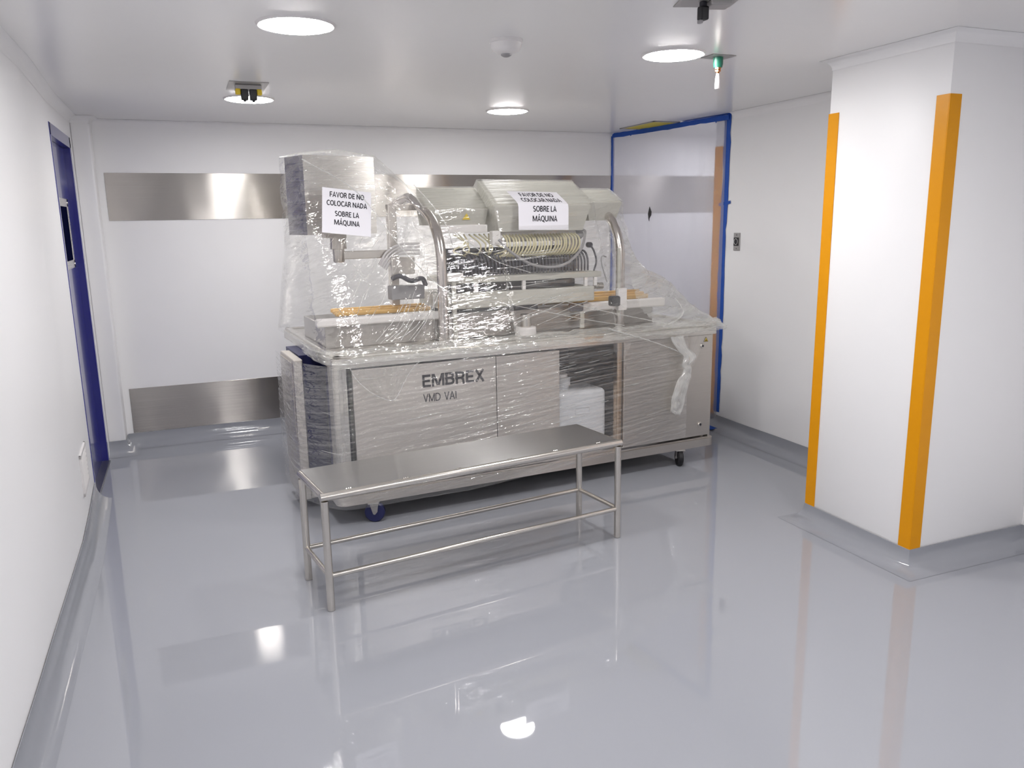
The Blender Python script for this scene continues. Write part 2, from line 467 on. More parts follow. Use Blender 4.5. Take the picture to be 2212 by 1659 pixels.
# ------------------------------------------------------------------ blue door in the left wall
dr = tag(empty('door_1', (-0.624, 5.137, 0)), 'glossy blue door with small window at far left', 'door', kind='structure')
bm = bmesh.new()
box(bm, -0.10, 0.004, 0.0, 0.883, 2.098, 2.168, 0.003)
box(bm, -0.10, 0.004, -0.004, 0.03, 0.0, 2.168, 0.003)
box(bm, -0.10, 0.004, 0.835, 0.887, 0.0, 2.168, 0.003)
obj('door_frame', bm, M['blue'], dr)
lf = obj('door_leaf', bbox(-0.085, -0.036, 0.03, 0.835, 0.012, 2.098, 0.003), M['blue'], dr)
bm = bmesh.new()
wy0, wy1, wz0, wz1 = 0.22, 0.66, 1.35, 1.775
for q in ((wy0, wy1, wz0, wz0 + 0.05), (wy0, wy1, wz1 - 0.05, wz1), (wy0, wy0 + 0.05, wz0, wz1), (wy1 - 0.05, wy1, wz0, wz1)):
    box(bm, -0.037, -0.028, q[0], q[1], q[2], q[3], 0.003)
for yy in (wy0 + 0.025, wy1 - 0.025):
    for zz in (wz0 + 0.025, wz1 - 0.025):
        lathe(bm, [(0.009, -0.029), (0.007, -0.025)], 10, (0, yy, zz), 'x')
wf = obj('window_frame', bm, M['steel'], dr)
obj('window_pane', bbox(-0.036, -0.032, wy0 + 0.045, wy1 - 0.045, wz0 + 0.045, wz1 - 0.045), M['glassdark'], wf)
obj('threshold', bbox(-0.06, 0.015, 0.03, 0.84, 0.001, 0.012, 0.004), M['bronze'], dr)

# ------------------------------------------------------------------ wall things
def wall_band(z0, z1, label, y=YB):
    bm = bmesh.new(); box(bm, -0.469, 5.0, y - 0.004, y - 0.0005, z0, z1, 0.001)
    return tag(obj('wall_guard_panel', bm, M['band']), label, 'wall panel')
wall_band(1.640, 1.966, 'brushed steel guard strip at head height on the back wall')
wall_band(0.107, 0.437, 'brushed steel guard strip just above the back skirting')

def corner_guard(x, y, z0, z1, sx, sy, w, label, w2=None):
    """L-shaped guard wrapped around a vertical edge at (x, y); sx, sy point along its two faces into the wall body"""
    t = 0.004
    w2 = w2 or w
    bm = bmesh.new()
    box(bm, min(x - sx * t, x + sx * w), max(x - sx * t, x + sx * w), min(y, y - sy * t), max(y, y - sy * t), z0, z1, 0.001)
    box(bm, min(x, x - sx * t), max(x, x - sx * t), min(y, y + sy * w2), max(y, y + sy * w2), z0, z1, 0.001)
    o = obj('corner_guard', bm, M['yellow'])
    return tag(o, label, 'corner guard', 'amber corner guards')
g1 = corner_guard(2.943, 2.475, 0.094, 2.075, 1, 1, 0.062, 'amber corner guard on the near edge of the white pillar', 0.062)
g2 = corner_guard(2.943, 3.138, 0.094, 2.075, 1, -1, 0.062, 'amber corner guard on the far edge of the white pillar', 0.062)
g3 = corner_guard(XR, 5.05, 0.105, 2.10, 1, -1, 0.075, 'amber corner guard seen through the plastic sheet', 0.09)

ex = tag(empty('exit_button', (XR, 4.762, 1.42)), 'small steel push plate with black exit button beside the blue tape', 'button')
obj('plate', bbox(-0.006, -0.0005, -0.035, 0.035, -0.063, 0.063, 0.002), M['plate'], ex)
obj('button_field', bbox(-0.009, -0.006, -0.024, 0.030, -0.028, 0.030, 0.001), M['black'], ex)
bm = bmesh.new()
pts = [(-0.010, 0.004 + 0.019 * math.cos(a * math.pi / 12), 0.001 + 0.021 * math.sin(a * math.pi / 12)) for a in range(25)]
tube(bm, pts, 0.0016, 6, False)
obj('button_ring', bm, M['fixture'], ex, smooth=True)
lathed('push_button', [(0.015, -0.0095), (0.014, -0.013), (0.006, -0.0145)], M['dark'], ex, (0, 0.004, 0.001), 'x', 24)
for zz in (0.048, -0.048):
    lathed('screw', [(0.004, -0.0062), (0.003, -0.0085)], M['dark'], ex, (0, 0.0, zz), 'x', 10)

vt = tag(empty('wall_vent', (-0.6075, 4.63, 0.34), math.radians(2.1)), 'small white louvred vent low on the left wall', 'vent')
bm = bmesh.new()
for q in ((-0.165, 0.165, -0.108, -0.09), (-0.165, 0.165, 0.09, 0.108), (-0.165, -0.147, -0.108, 0.108), (0.147, 0.165, -0.108, 0.108)):
    box(bm, -0.002, 0.012, q[0], q[1], q[2], q[3], 0.002)
obj('vent_frame', bm, M['fixture'], vt)
bm = bmesh.new()
for k in range(7):
    z = -0.075 + k * 0.025
    hexa(bm, [(0.000, -0.148, z + 0.01), (0.011, -0.148, z - 0.01), (0.011, 0.148, z - 0.01), (0.000, 0.148, z + 0.01)],
         [(0.000, -0.148, z + 0.013), (0.012, -0.148, z - 0.007), (0.012, 0.148, z - 0.007), (0.000, 0.148, z + 0.013)])
obj('louvre', bm, M['fixture'], vt)
obj('vent_back', bbox(-0.004, -0.001, -0.15, 0.15, -0.095, 0.095), M['grey'], vt)

# ------------------------------------------------------------------ ceiling things
def downlight(x, y, label, mat='lamp'):
    t = tag(empty('ceiling_light', (x, y, ZC)), label, 'ceiling light', 'round downlights')
    bm = bmesh.new()
    n = 48
    prof = [(0.128, 0.0), (0.130, -0.006), (0.137, -0.008), (0.143, -0.004), (0.145, 0.0)]
    rings = [[bm.verts.new((r * math.cos(2 * math.pi * k / n), r * math.sin(2 * math.pi * k / n), h)) for k in range(n)] for r, h in prof]
    for a, b in zip(rings, rings[1:]):
        for k in range(n): bm.faces.new((a[k], a[(k + 1) % n], b[(k + 1) % n], b[k]))
    obj('trim_ring', bm, M['fixture'], t, smooth=True)
    lathed('diffuser', [(0.131, -0.0015), (0.130, -0.0065), (0.124, -0.010), (0.09, -0.0135), (0.03, -0.015)], M[mat], t, n=48)
    return t
downlight(0.456, 3.195, 'lit round downlight nearest on the left side of the ceiling')
downlight(2.116, 3.238, 'lit round downlight beside the hanging green pipe fitting')
downlight(2.089, 5.178, 'lit round downlight above the back of the machine hood')
downlight(0.429, 5.084, 'lit round downlight behind the hanging socket bracket')
downlight(0.45, 1.25, 'lit round downlight out of view over the near left floor')
downlight(2.12, 1.25, 'lit round downlight out of view over the near right floor')
downlight(0.45, -0.75, 'lit round downlight out of view behind the viewer on the left')
downlight(2.12, -0.75, 'lit round downlight out of view behind the viewer on the right')
downlight(0.45, -2.75, 'added unseen downlight filling in room light farthest behind the viewer on the left')  # this farthest pair is added, unseen, to raise the ambient light
downlight(2.12, -2.75, 'added unseen downlight filling in room light farthest behind the viewer on the right')
downlight(4.45, 5.68, 'lit round downlight in the side passage behind the plastic sheet', 'lampdim')

sd = tag(empty('smoke_detector', (1.289, 3.198, ZC)), 'white dome smoke detector between the two near downlights', 'smoke detector')
lathed('mounting_base', [(0.068, 0), (0.068, -0.012), (0.064, -0.014)], M['fixture'], sd)
lathed('dome', [(0.064, -0.0135), (0.062, -0.03), (0.054, -0.043), (0.040, -0.052), (0.022, -0.055)], M['fixture'], sd)
lathed('sensor_tip', [(0.022, -0.0545), (0.021, -0.060), (0.012, -0.066), (0.003, -0.068)], M['grey'], sd)

sk = tag(empty('socket_bracket', (0.386, 4.632, ZC)), 'steel ceiling plate with two black sockets and yellow surrounds', 'socket')
obj('plate', bbox(-0.098, 0.098, -0.14, 0.14, -0.004, -0.0005, 0.001), M['plate'], sk)
obj('bracket', bbox(-0.066, 0.066, -0.075, -0.01, -0.032, -0.004, 0.004), M['plate'], sk)
for s in (-1, 1):
    obj('yellow_flap', bbox(min(s * 0.040, s * 0.066), max(s * 0.040, s * 0.066), -0.08, -0.045, -0.055, -0.026, 0.005), M['warn'], sk)
    b = obj('socket', bbox(min(s * 0.003, s * 0.04), max(s * 0.003, s * 0.04), -0.085, -0.045, -0.082, -0.028, 0.005), M['black'], sk)
    lathed('socket_tip', [(0.008, -0.082), (0.007, -0.090)], M['dark'], b, (s * 0.022, -0.065, 0), n=12)

pb = tag(empty('plug_bracket', (1.72, 2.43, ZC)), 'grey ceiling bracket with black plug at the top edge of the picture', 'socket')
obj('plate', bbox(-0.10, 0.10, -0.075, 0.075, -0.004, -0.0005, 0.001), M['plate'], pb).rotation_euler = (0, 0, math.radians(-18))
obj('junction_box', bbox(0.0, 0.075, -0.04, 0.035, -0.022, -0.004, 0.005), M['plate'], pb).rotation_euler = (0, 0, math.radians(-18))
pl = obj('plug', bbox(-0.032, 0.0, -0.012, 0.018, -0.064, -0.019, 0.006), M['black'], pb)
obj('plug_neck', bbox(-0.027, -0.006, -0.006, 0.012, -0.022, -0.004, 0.003), M['dark'], pl)
obj('latch_tab', bbox(-0.034, -0.02, -0.006, 0.012, -0.075, -0.063, 0.003), M['grey'], pl)

pd = tag(empty('pipe_drop', (2.347, 3.222, ZC)), 'green pipe fitting with white taped stub hanging from ceiling', 'pipe fitting')
obj('plate', bbox(-0.063, 0.063, -0.05, 0.05, -0.003, -0.0005, 0.001), M['plate'], pd)
bm = bmesh.new()
prof = []
n = 28
zs = [-0.003, -0.004, -0.034, -0.046, -0.048]
for i, z in enumerate(zs):
    prof.append([bm.verts.new(((0.021 if i in (1, 2) else 0.019) * (1 + (0.05 if k % 2 and i in (1, 2) else 0)) * math.cos(2 * math.pi * k / n), (0.021 if i in (1, 2) else 0.019) * (1 + (0.05 if k % 2 and i in (1, 2) else 0)) * math.sin(2 * math.pi * k / n), z)) for k in range(n)])
for a, b in zip(prof, prof[1:]):
    for k in range(n): bm.faces.new((a[k], a[(k + 1) % n], b[(k + 1) % n], b[k]))
bm.faces.new(prof[-1])
obj('green_socket', bm, M['green'], pd, smooth=True)
lathed('hex_nut', [(0.015, -0.047), (0.015, -0.056), (0.011, -0.057), (0.014, -0.060), (0.014, -0.066), (0.008, -0.068)], M['brass'], pd, n=6)
tubeobj('stub_pipe', [(0, 0, -0.066), (0, 0, -0.088)], 0.007, M['brass'], pd)
lathed('tape_wrap', [(0.007, -0.074), (0.010, -0.092), (0.0115, -0.105), (0.012, -0.138), (0.010, -0.141)], M['white'], pd, n=14)

ch = tag(empty('ceiling_hatch', (3.50, 5.68, ZC), math.radians(0)), 'yellow backed cut-out in the ceiling next to the blue taped sheet', 'hatch')
bm = bmesh.new()
a_ = 0.118
for q in ((-a_, a_, -0.26, -0.235), (-a_, a_, 0.235, 0.26), (-a_, -a_ + 0.016, -0.26, 0.26), (a_ - 0.016, a_, -0.26, 0.26)):
    box(bm, q[0], q[1], q[2], q[3], -0.006, -0.0005, 0.001)
obj('hatch_frame', bm, M['plate'], ch)
obj('foam_panel', bbox(-a_ + 0.015, a_ - 0.015, -0.236, 0.236, -0.003, -0.001), M['foam'], ch)

# ------------------------------------------------------------------ plastic sheet taped across the passage
ps = tag(empty('plastic_sheet', (XR, 4.925, 0)), 'milky plastic sheet taped with blue tape across the side passage', 'plastic sheet')
A = Vector((-0.006, -0.0, 0)); Bp = Vector((-0.158, 1.385, 0))
nrm = Vector((Bp.y, -Bp.x, 0)).normalized() * -1
bm = bmesh.new()
NU, NV = 60, 60
gv = []
for i in range(NU + 1):
    row = []
    for j in range(NV + 1):
        u, v = i / NU, j / NV
        p = A.lerp(Bp, u); z = 0.02 + v * (ZC - 0.024)
        edge = min(u, 1 - u, 1 - v) * 6
        k = min(1.0, max(0.0, edge))
        w = 0.018 * noise.noise(Vector((u * 5, v * 2.0, 0.3))) + 0.010 * noise.noise(Vector((u * 14 + v * 4, v * 3, 7)))
        # pull lines gathered below the tear
        du, dv = u - 0.60, v - 0.70
        if dv < 0: w += 0.020 * math.exp(-(du - dv * 0.12) ** 2 / (0.0018 + 0.02 * dv * dv)) * math.exp(dv * 3.0)
        q = p + nrm * (w * k)
        row.append(bm.verts.new((q.x, q.y, z)))
    gv.append(row)
for i in range(NU):
    for j in range(NV):
        bm.faces.new((gv[i][j], gv[i + 1][j], gv[i + 1][j + 1], gv[i][j + 1]))
sh = obj('sheet', bm, M['sheet'], ps, smooth=True, angle=180)
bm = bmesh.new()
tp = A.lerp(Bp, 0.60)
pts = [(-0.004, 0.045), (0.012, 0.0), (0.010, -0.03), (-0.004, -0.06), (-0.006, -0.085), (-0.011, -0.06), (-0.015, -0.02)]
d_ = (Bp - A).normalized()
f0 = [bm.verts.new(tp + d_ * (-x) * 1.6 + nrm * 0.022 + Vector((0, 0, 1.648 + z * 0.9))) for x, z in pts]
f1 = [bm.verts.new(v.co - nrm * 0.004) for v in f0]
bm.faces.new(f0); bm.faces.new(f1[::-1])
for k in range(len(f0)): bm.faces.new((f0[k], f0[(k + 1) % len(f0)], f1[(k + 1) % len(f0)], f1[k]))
obj('tear_dark_patch', bm, M['black'], ps)  # black patch painted where a slit in the sheet would look dark

def tape(pts, w, wdir, label=None, seed=0):
    """strip of tape: centre line pts, width w along wdir, ragged edges, 0.6 mm thick"""
    bm = bmesh.new(); rnd = random.Random(seed)
    pts = spline(pts, 8); wd = Vector(wdir)
    rows = []
    for i, p in enumerate(pts):
        a = w * (0.5 + 0.12 * rnd.uniform(-1, 1) * (1 if rnd.random() < 0.3 else 0.2)); b = w * (0.5 + 0.12 * rnd.uniform(-1, 1) * (1 if rnd.random() < 0.3 else 0.2))
        t = Vector(pts[min(i + 1, len(pts) - 1)]) - Vector(pts[max(i - 1, 0)])
        nn = t.cross(wd).normalized() * 0.0006
        rows.append([bm.verts.new(p - wd * a - nn), bm.verts.new(p + wd * b - nn), bm.verts.new(p + wd * b + nn), bm.verts.new(p - wd * a + nn)])
    for a, b in zip(rows, rows[1:]):
        for k in range(4): bm.faces.new((a[k], b[k], b[(k + 1) % 4], a[(k + 1) % 4]))
    bm.faces.new(rows[0]); bm.faces.new(rows[-1][::-1])
    return obj('tape_strip', bm, M['tape'], ps)
tape([(-0.004, -0.012, 2.316), (-0.004, -0.008, 1.8), (-0.004, 0.004, 1.4), (-0.004, 0.0, 0.9), (-0.004, 0.0, 0.4), (-0.004, 0.008, 0.13)], 0.072, (0, 1, 0), seed=1)
tape([(-0.012, -0.03, 2.293), (-0.064, 0.45, 2.294), (-0.118, 0.95, 2.296), (-0.168, 1.38, 2.299)], 0.036, (0, 0, 1), seed=2)
tape([(-0.004, -0.065, 2.3155), (-0.06, 0.45, 2.3155)], 0.05, (1, 0, 0), seed=12)
tape([(-0.158, 1.388, 2.31), (-0.156, 1.388, 1.9), (-0.157, 1.388, 1.4), (-0.157, 1.388, 0.3)], 0.03, (1, 0, 0), seed=3)
tape([(-0.006, -0.075, 1.700), (-0.006, 0.06, 1.685)], 0.022, (0, 0, 1), seed=4)
tape([(-0.10, -0.02, 0.012), (-0.02, -0.025, 0.026), (-0.006, -0.03, 0.075)], 0.09, (0, 1, 0), seed=5)
tape([(-0.018, 0.10, 2.30), (-0.018, 0.115, 2.268)], 0.016, (0, 1, 0), seed=6)
tape([(-0.07, 0.62, 2.31), (-0.073, 0.64, 2.27)], 0.014, (0, 1, 0), seed=7)
tape([(-0.13, 1.12, 2.31), (-0.132, 1.13, 2.275)], 0.02, (0, 1, 0), seed=8)

# ------------------------------------------------------------------ steel step bench in front of the machine
bn = tag(empty('bench', (0.436, 3.159, 0), math.radians(7.4)), 'low stainless steel bench with tubular legs in front of the machine', 'bench')
BL, BD, BH = 1.495, 0.345, 0.517
RR = 0.0165
for x in (0, BL):
    for y in (0, BD):
        lg = obj('leg', (lambda b: (tube(b, [(x, y, 0.003), (x, y, BH - RR * 2)], RR, 16), b)[1])(bmesh.new()), M['tube'], bn, smooth=True)
        lathed('foot_cap', [(RR * 0.98, 0.0), (RR * 1.0, 0.004)], M['grey'], lg, (x, y, 0), n=16)
for y in (0, BD):
    tubeobj('stretcher', [(0, y, 0.155), (BL, y, 0.155)], 0.0115, M['tube'], bn)
for x in (0, BL):
    tubeobj('end_stretcher', [(x, 0, 0.155), (x, BD, 0.155)], 0.0115, M['tube'], bn)
tubeobj('front_rail', [(-RR, 0, BH - RR), (BL + RR, 0, BH - RR)], RR * 1.05, M['tube'], bn, 18)
tubeobj('end_rail', [(0, 0, BH - RR), (0, BD + RR, BH - RR)], RR, M['tube'], bn, 18)
tubeobj('end_rail', [(BL, 0, BH - RR), (BL, BD + RR, BH - RR)], RR, M['tube'], bn, 18)
tubeobj('rear_rail', [(0, BD, BH - RR * 1.3), (BL, BD, BH - RR * 1.3)], RR, M['tube'], bn, 18)
obj('bench_top', bbox(0.004, BL + 0.004, 0.004, BD + 0.03, BH - 0.006, BH - 0.0005, 0.001), steel('bench_top_steel', rgb=(186, 185, 184), rough=0.34, aniso=0.92, rot=0.25, wav=0.06), bn)
for k, xx in enumerate((0.10, 0.355, 0.61, 0.87, 1.12, 1.37)):
    bm = bmesh.new()
    for q in range(3):
        bmesh.ops.create_icosphere(bm, subdivisions=1, radius=0.004, matrix=Matrix.Translation((xx + q * 0.009, 0.010, BH - 0.001)))
    obj('weld_bead', bm, M['tube'], bn, smooth=True)

# ------------------------------------------------------------------ the wrapped machine
MA = math.radians(3.7)
mc = tag(empty('egg_injection_machine', (0.8, 4.08, 0), MA), 'large stainless steel machine on castors wrapped in clear plastic film', 'machine')
def P_(name, bm, mat, parent=None, **k): return obj(name, bm, M[mat] if isinstance(mat, str) else mat, parent or mc, **k)

# chassis: a channel with rounded corners
def rounded(bm, x0, x1, y0, y1, z0, z1, r, n=6, corners=(1, 1, 1, 1)):
    pts = []
    for (cx, cy, a0, f) in ((x1 - r, y1 - r, 0, corners[0]), (x0 + r, y1 - r, 90, corners[1]), (x0 + r, y0 + r, 180, corners[2]), (x1 - r, y0 + r, 270, corners[3])):
        if f:
            for k in range(n + 1):
                a = math.radians(a0 + 90 * k / n); pts.append((cx + r * math.cos(a), cy + r * math.sin(a)))
        else:
            pts.append((x1 if a0 in (0, 270) else x0, y1 if a0 in (0, 90) else y0))
    hexa(bm, [(x, y, z0) for x, y in pts], [(x, y, z1) for x, y in pts])
bm = bmesh.new()
rounded(bm, -0.165, 2.365, 0.0, 1.38, 0.112, 0.163, 0.05)
rounded(bm, -0.150, 2.35, 0.012, 1.36, 0.163, 0.172, 0.045)
P_('chassis', bm, 'panel', smooth=True)
# cabinet carcass behind the front panels
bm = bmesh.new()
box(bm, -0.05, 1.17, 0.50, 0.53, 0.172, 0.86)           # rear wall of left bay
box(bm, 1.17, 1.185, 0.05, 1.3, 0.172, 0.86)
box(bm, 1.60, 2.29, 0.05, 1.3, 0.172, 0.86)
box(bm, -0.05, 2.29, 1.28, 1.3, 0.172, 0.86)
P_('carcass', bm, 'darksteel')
bm = bmesh.new()
box(bm, 1.186, 1.60, 0.62, 0.64, 0.172, 0.86)
P_('bay_backing', bm, 'dark')
P_('bay_shelf', bbox(1.187, 1.60, 0.03, 0.62, 0.172, 0.185, 0.002), 'panel')
# front-left column with a rounded corner
bm = bmesh.new(); rounded(bm, -0.15, -0.080, 0.012, 0.13, 0.172, 0.862, 0.045, 8, (0, 0, 1, 0))
P_('corner_column', bm, 'steel_v', smooth=True)
bm = bmesh.new(); rounded(bm, -0.12, -0.04, 0.13, 0.20, 0.172, 0.862, 0.02, 4, (0, 1, 0, 0))
P_('end_post', bm, 'dark', smooth=True)
# front panels
fd = P_('front_door', bbox(-0.052, 0.772, 0.0, 0.018, 0.180, 0.848, 0.003), 'panel')
P_('centre_panel', bbox(0.776, 1.184, 0.002, 0.018, 0.180, 0.848, 0.003), 'panel')
rd = P_('service_door', bbox(1.632, 2.300, -0.004, 0.016, 0.190, 0.858, 0.003), 'panel')
P_('corner_trim', bbox(2.300, 2.318, 0.0, 0.05, 0.172, 0.862, 0.003), 'panel')
bm = bmesh.new(); rounded(bm, 1.592, 1.63, 0.006, 0.06, 0.172, 0.862, 0.012, 4)
P_('door_post', bm, steel('bronze_tinted_post', rgb=(196, 172, 146), rough=0.3), smooth=True)
for (x, z) in ((2.228, 0.788), (2.228, 0.268)):
    lt = lathed('door_latch', [(0.016, -0.004), (0.016, -0.009), (0.012, -0.013)], M['tube'], rd, (x, 0, z), 'y', 20)
    lathed('latch_core', [(0.008, -0.0125), (0.007, -0.0145)], M['dark'], lt, (x, 0, z), 'y', 12)
bm = bmesh.new()
hexa(bm, [(2.238, -0.0045, 0.813), (2.276, -0.0045, 0.813), (2.257, -0.0045, 0.846)], [(2.238, -0.0055, 0.813), (2.276, -0.0055, 0.813), (2.257, -0.0055, 0.846)])
st = P_('warning_sticker', bm, 'black', rd)
bm = bmesh.new()
hexa(bm, [(2.243, -0.0055, 0.816), (2.271, -0.0055, 0.816), (2.257, -0.0055, 0.840)], [(2.243, -0.0062, 0.816), (2.271, -0.0062, 0.816), (2.257, -0.0062, 0.840)])
P_('sticker_face', bm, 'warn', st)
bm = bmesh.new()
hexa(bm, [(2.250, -0.0062, 0.818), (2.264, -0.0062, 0.818), (2.257, -0.0062, 0.829)], [(2.250, -0.0068, 0.818), (2.264, -0.0068, 0.818), (2.257, -0.0068, 0.829)])
P_('sticker_symbol', bm, 'black', st)
# maker's lettering on the front door
GL = {
 'E': (0.92, [[(0.14, 0), (0.14, 1)], [(0.02, 0.90), (0.90, 0.90)], [(0.02, 0.5), (0.84, 0.5)], [(0.02, 0.10), (0.92, 0.10)]]),
 'M': (1.40, [[(0.14, 0), (0.14, 1)], [(1.26, 0), (1.26, 1)], [(0.22, 0.98), (0.66, 0.10)], [(1.18, 0.98), (0.74, 0.10)]]),
 'B': (1.04, [[(0.14, 0), (0.14, 1)], [(0.02, 0.90), (0.66, 0.90), (0.82, 0.83), (0.84, 0.71), (0.74, 0.58), (0.02, 0.53)], [(0.64, 0.53), (0.86, 0.44), (0.90, 0.30), (0.84, 0.17), (0.66, 0.10), (0.02, 0.10)]]),
 'R': (1.06, [[(0.14, 0), (0.14, 1)], [(0.02, 0.90), (0.68, 0.90), (0.86, 0.82), (0.89, 0.68), (0.82, 0.54), (0.66, 0.47), (0.02, 0.47)], [(0.62, 0.47), (0.82, 0.36), (0.90, 0.0)]]),
 'X': (1.12, [[(0.15, 0), (0.97, 1)], [(0.13, 1), (0.99, 0)]]),
 'V': (0.80, [[(0.04, 1), (0.40, 0), (0.76, 1)]]),
 'm': (1.00, [[(0.06, 0), (0.06, 1), (0.50, 0.04), (0.94, 1), (0.94, 0)]]),
 'D': (0.88, [[(0.06, 0.045), (0.06, 0.955), (0.42, 0.955), (0.68, 0.84), (0.80, 0.62), (0.80, 0.38), (0.68, 0.16), (0.42, 0.045), (0.06, 0.045)]]),
 'A': (0.82, [[(0.03, 0), (0.41, 1), (0.79, 0)], [(0.16, 0.33), (0.66, 0.33)]]),
 'I': (0.30, [[(0.12, 0), (0.12, 1)]]),
 ' ': (0.42, []),
}
def lettering(word, x0, z0, w, h, t, gap):
    tot = sum(GL[c][0] for c in word) + gap * (len(word) - 1)
    sx = w / tot; x = x0
    bm = bmesh.new()
    for c in word:
        for st_ in GL[c][1]:
            q = [Vector((x + a_ * sx, z0 + b_ * h)) for a_, b_ in st_]
            for a_, b_ in zip(q, q[1:]):
                d = (b_ - a_).normalized(); n_ = Vector((-d.y, d.x)) * t * 0.5
                e = d * (t * 0.22 if len(q) > 2 else 0)
                k = [a_ - e + n_, b_ + e + n_, b_ + e - n_, a_ - e - n_]
                hexa(bm, [(v.x, -0.0004, v.y) for v in k], [(v.x, -0.0012, v.y) for v in k])
        x += (GL[c][0] + gap) * sx
    P_('lettering', bm, 'inkp', fd)
lettering('EMBREX', 0.330, 0.715, 0.370, 0.070, 0.0132, 0.09)
lettering('VmD VAI', 0.334, 0.634, 0.196, 0.043, 0.0052, 0.14)
# open end on the left: dark service bay with blue parts, and the side cabinet behind it
P_('end_bay', bbox(-0.215, 0.0, 0.55, 0.95, 0.172, 0.86), 'bluedark')
P_('end_partition', bbox(-0.06, -0.05, 0.20, 0.48, 0.172, 0.86), 'dark')
P_('motor_cover', bbox(-0.115, -0.062, 0.24, 0.36, 0.20, 0.80, 0.02), 'bluedark')
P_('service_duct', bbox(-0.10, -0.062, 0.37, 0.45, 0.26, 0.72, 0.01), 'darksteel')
bm = bmesh.new(); box(bm, -0.285, -0.232, 0.36, 0.74, 0.060, 0.868, 0.006)
sb = P_('side_cabinet', bm, 'panel')
P_('cabinet_door', bbox(-0.291, -0.285, 0.38, 0.72, 0.42, 0.85, 0.002), 'panel', sb)
P_('side_base', bbox(-0.232, -0.14, 0.37, 0.80, 0.06, 0.17, 0.006), 'panel')
# castors
def castor(x, y, mat, ang, r=0.055, name='castor'):
    f = obj('castor', bbox(-0.03, 0.03, -0.032, 0.032, 0.104, 0.112, 0.003), M['plate'], mc)
    f.location = (x, y, 0); f.rotation_euler = (0, 0, ang)
    bm = bmesh.new()
    for s in (-1, 1):
        hexa(bm, [(-0.020, s * 0.020, 0.104), (0.026, s * 0.020, 0.104), (0.020, s * 0.020, 0.060), (0.006, s * 0.020, 0.044), (-0.006, s * 0.020, 0.056)],
             [(-0.020, s * 0.024, 0.104), (0.026, s * 0.024, 0.104), (0.020, s * 0.024, 0.060), (0.006, s * 0.024, 0.044), (-0.006, s * 0.024, 0.056)])
    lathe(bm, [(0.009, -0.027), (0.009, 0.027)], 10, (0.004, 0, r), 'y')
    obj('fork', bm, M['plate'], f)
    w = lathed('wheel', [(r * 0.62, -0.017), (r * 0.9, -0.0175), (r, -0.011), (r, 0.011), (r * 0.9, 0.0175), (r * 0.62, 0.017)], mat, f, (0.004, 0, r), 'y', 32)
    return f
castor(0.03, 0.012, M['bluedark'], math.radians(-24))
castor(2.09, 0.020, M['black'], math.radians(68))
castor(-0.06, 0.95, M['bluedark'], math.radians(40))
castor(2.10, 1.25, M['black'], math.radians(20))
# worktop: thick folded edge, shallow tray
bm = bmesh.new()
rounded(bm, -0.155, 2.352, -0.022, 1.38, 0.862, 0.914, 0.05)
P_('worktop', bm, 'steel', smooth=True)
bm = bmesh.new()
for q in ((-0.14, 2.34, -0.008, 0.028), (-0.14, 2.34, 1.33, 1.366), (-0.14, -0.105, -0.008, 1.366), (2.305, 2.34, -0.008, 1.366)):
    box(bm, q[0], q[1], q[2], q[3], 0.912, 0.926, 0.005)
P_('worktop_rim', bm, 'steel')
# conveyor along the worktop
bm = bmesh.new(); box(bm, -0.10, 2.10, 0.36, 0.92, 0.914, 1.045, 0.004)
P_('conveyor_bed', bm, 'midsteel')
P_('conveyor_rail', bbox(-0.155, 0.62, 0.30, 0.345, 1.042, 1.088, 0.012, 3), 'white')
P_('conveyor_rail', bbox(1.52, 2.16, 0.30, 0.345, 1.022, 1.078, 0.012, 3), 'white')
bm = bmesh.new()
for k in range(3):
    box(bm, -0.02, 0.55, 0.42 + k * 0.05, 0.45 + k * 0.05, 1.082 + k * 0.006, 1.106 + k * 0.006, 0.008)
P_('conveyor_belt', bm, 'amber')
bm = bmesh.new()
for k in range(3):
    box(bm, 1.25, 2.15, 0.48 + k * 0.05, 0.50 + k * 0.05, 1.060 + k * 0.012, 1.092 + k * 0.012, 0.008)
P_('conveyor_belt', bm, 'amber')
P_('tray_wall', bbox(0.60, 0.99, 0.262, 0.28, 0.926, 1.075, 0.003), 'midsteel')
P_('tray_wall', bbox(0.99, 1.55, 0.34, 0.36, 0.926, 1.06, 0.003), 'midsteel')
P_('white_strip', bbox(0.585, 0.632, 0.225, 0.24, 0.926, 1.065, 0.003), 'white')
P_('guide_bar', bbox(0.602, 0.628, 0.205, 0.222, 0.926, 1.27, 0.003), 'hood')
P_('pedestal', (lambda b: (lathe(b, [(0.062, 0.926), (0.062, 0.97), (0.058, 0.975)], 28, (1.06, 0.19, 0)), b)[1])(bmesh.new()), 'white', smooth=True)
P_('pedestal_shaft', (lambda b: (lathe(b, [(0.032, 0.97), (0.032, 1.05)], 24, (1.06, 0.19, 0)), b)[1])(bmesh.new()), 'tube', smooth=True)
# hoops
def hoop(x, yf, yb):
    p = [(x, yf, 0.915), (x, yf, 1.1), (x, yf, 1.34), (x, yf + 0.012, 1.44), (x, yf + 0.055, 1.53), (x, yf + 0.14, 1.61), (x, yf + 0.36, 1.70),
         (x, yf + 0.50, 1.74), (x, yf + 0.60, 1.735), (x, yb - 0.06, 1.70), (x, yb, 1.66), (x, yb + 0.01, 1.56), (x, yb, 1.2), (x, yb, 0.915)]
    bm = bmesh.new(); tube(bm, spline(p, 5), 0.029, 16)
    return P_('hoop_frame', bm, 'hooptube', smooth=True)
hoop(0.525, 0.155, 1.04)
hoop(1.735, 0.205, 1.04)
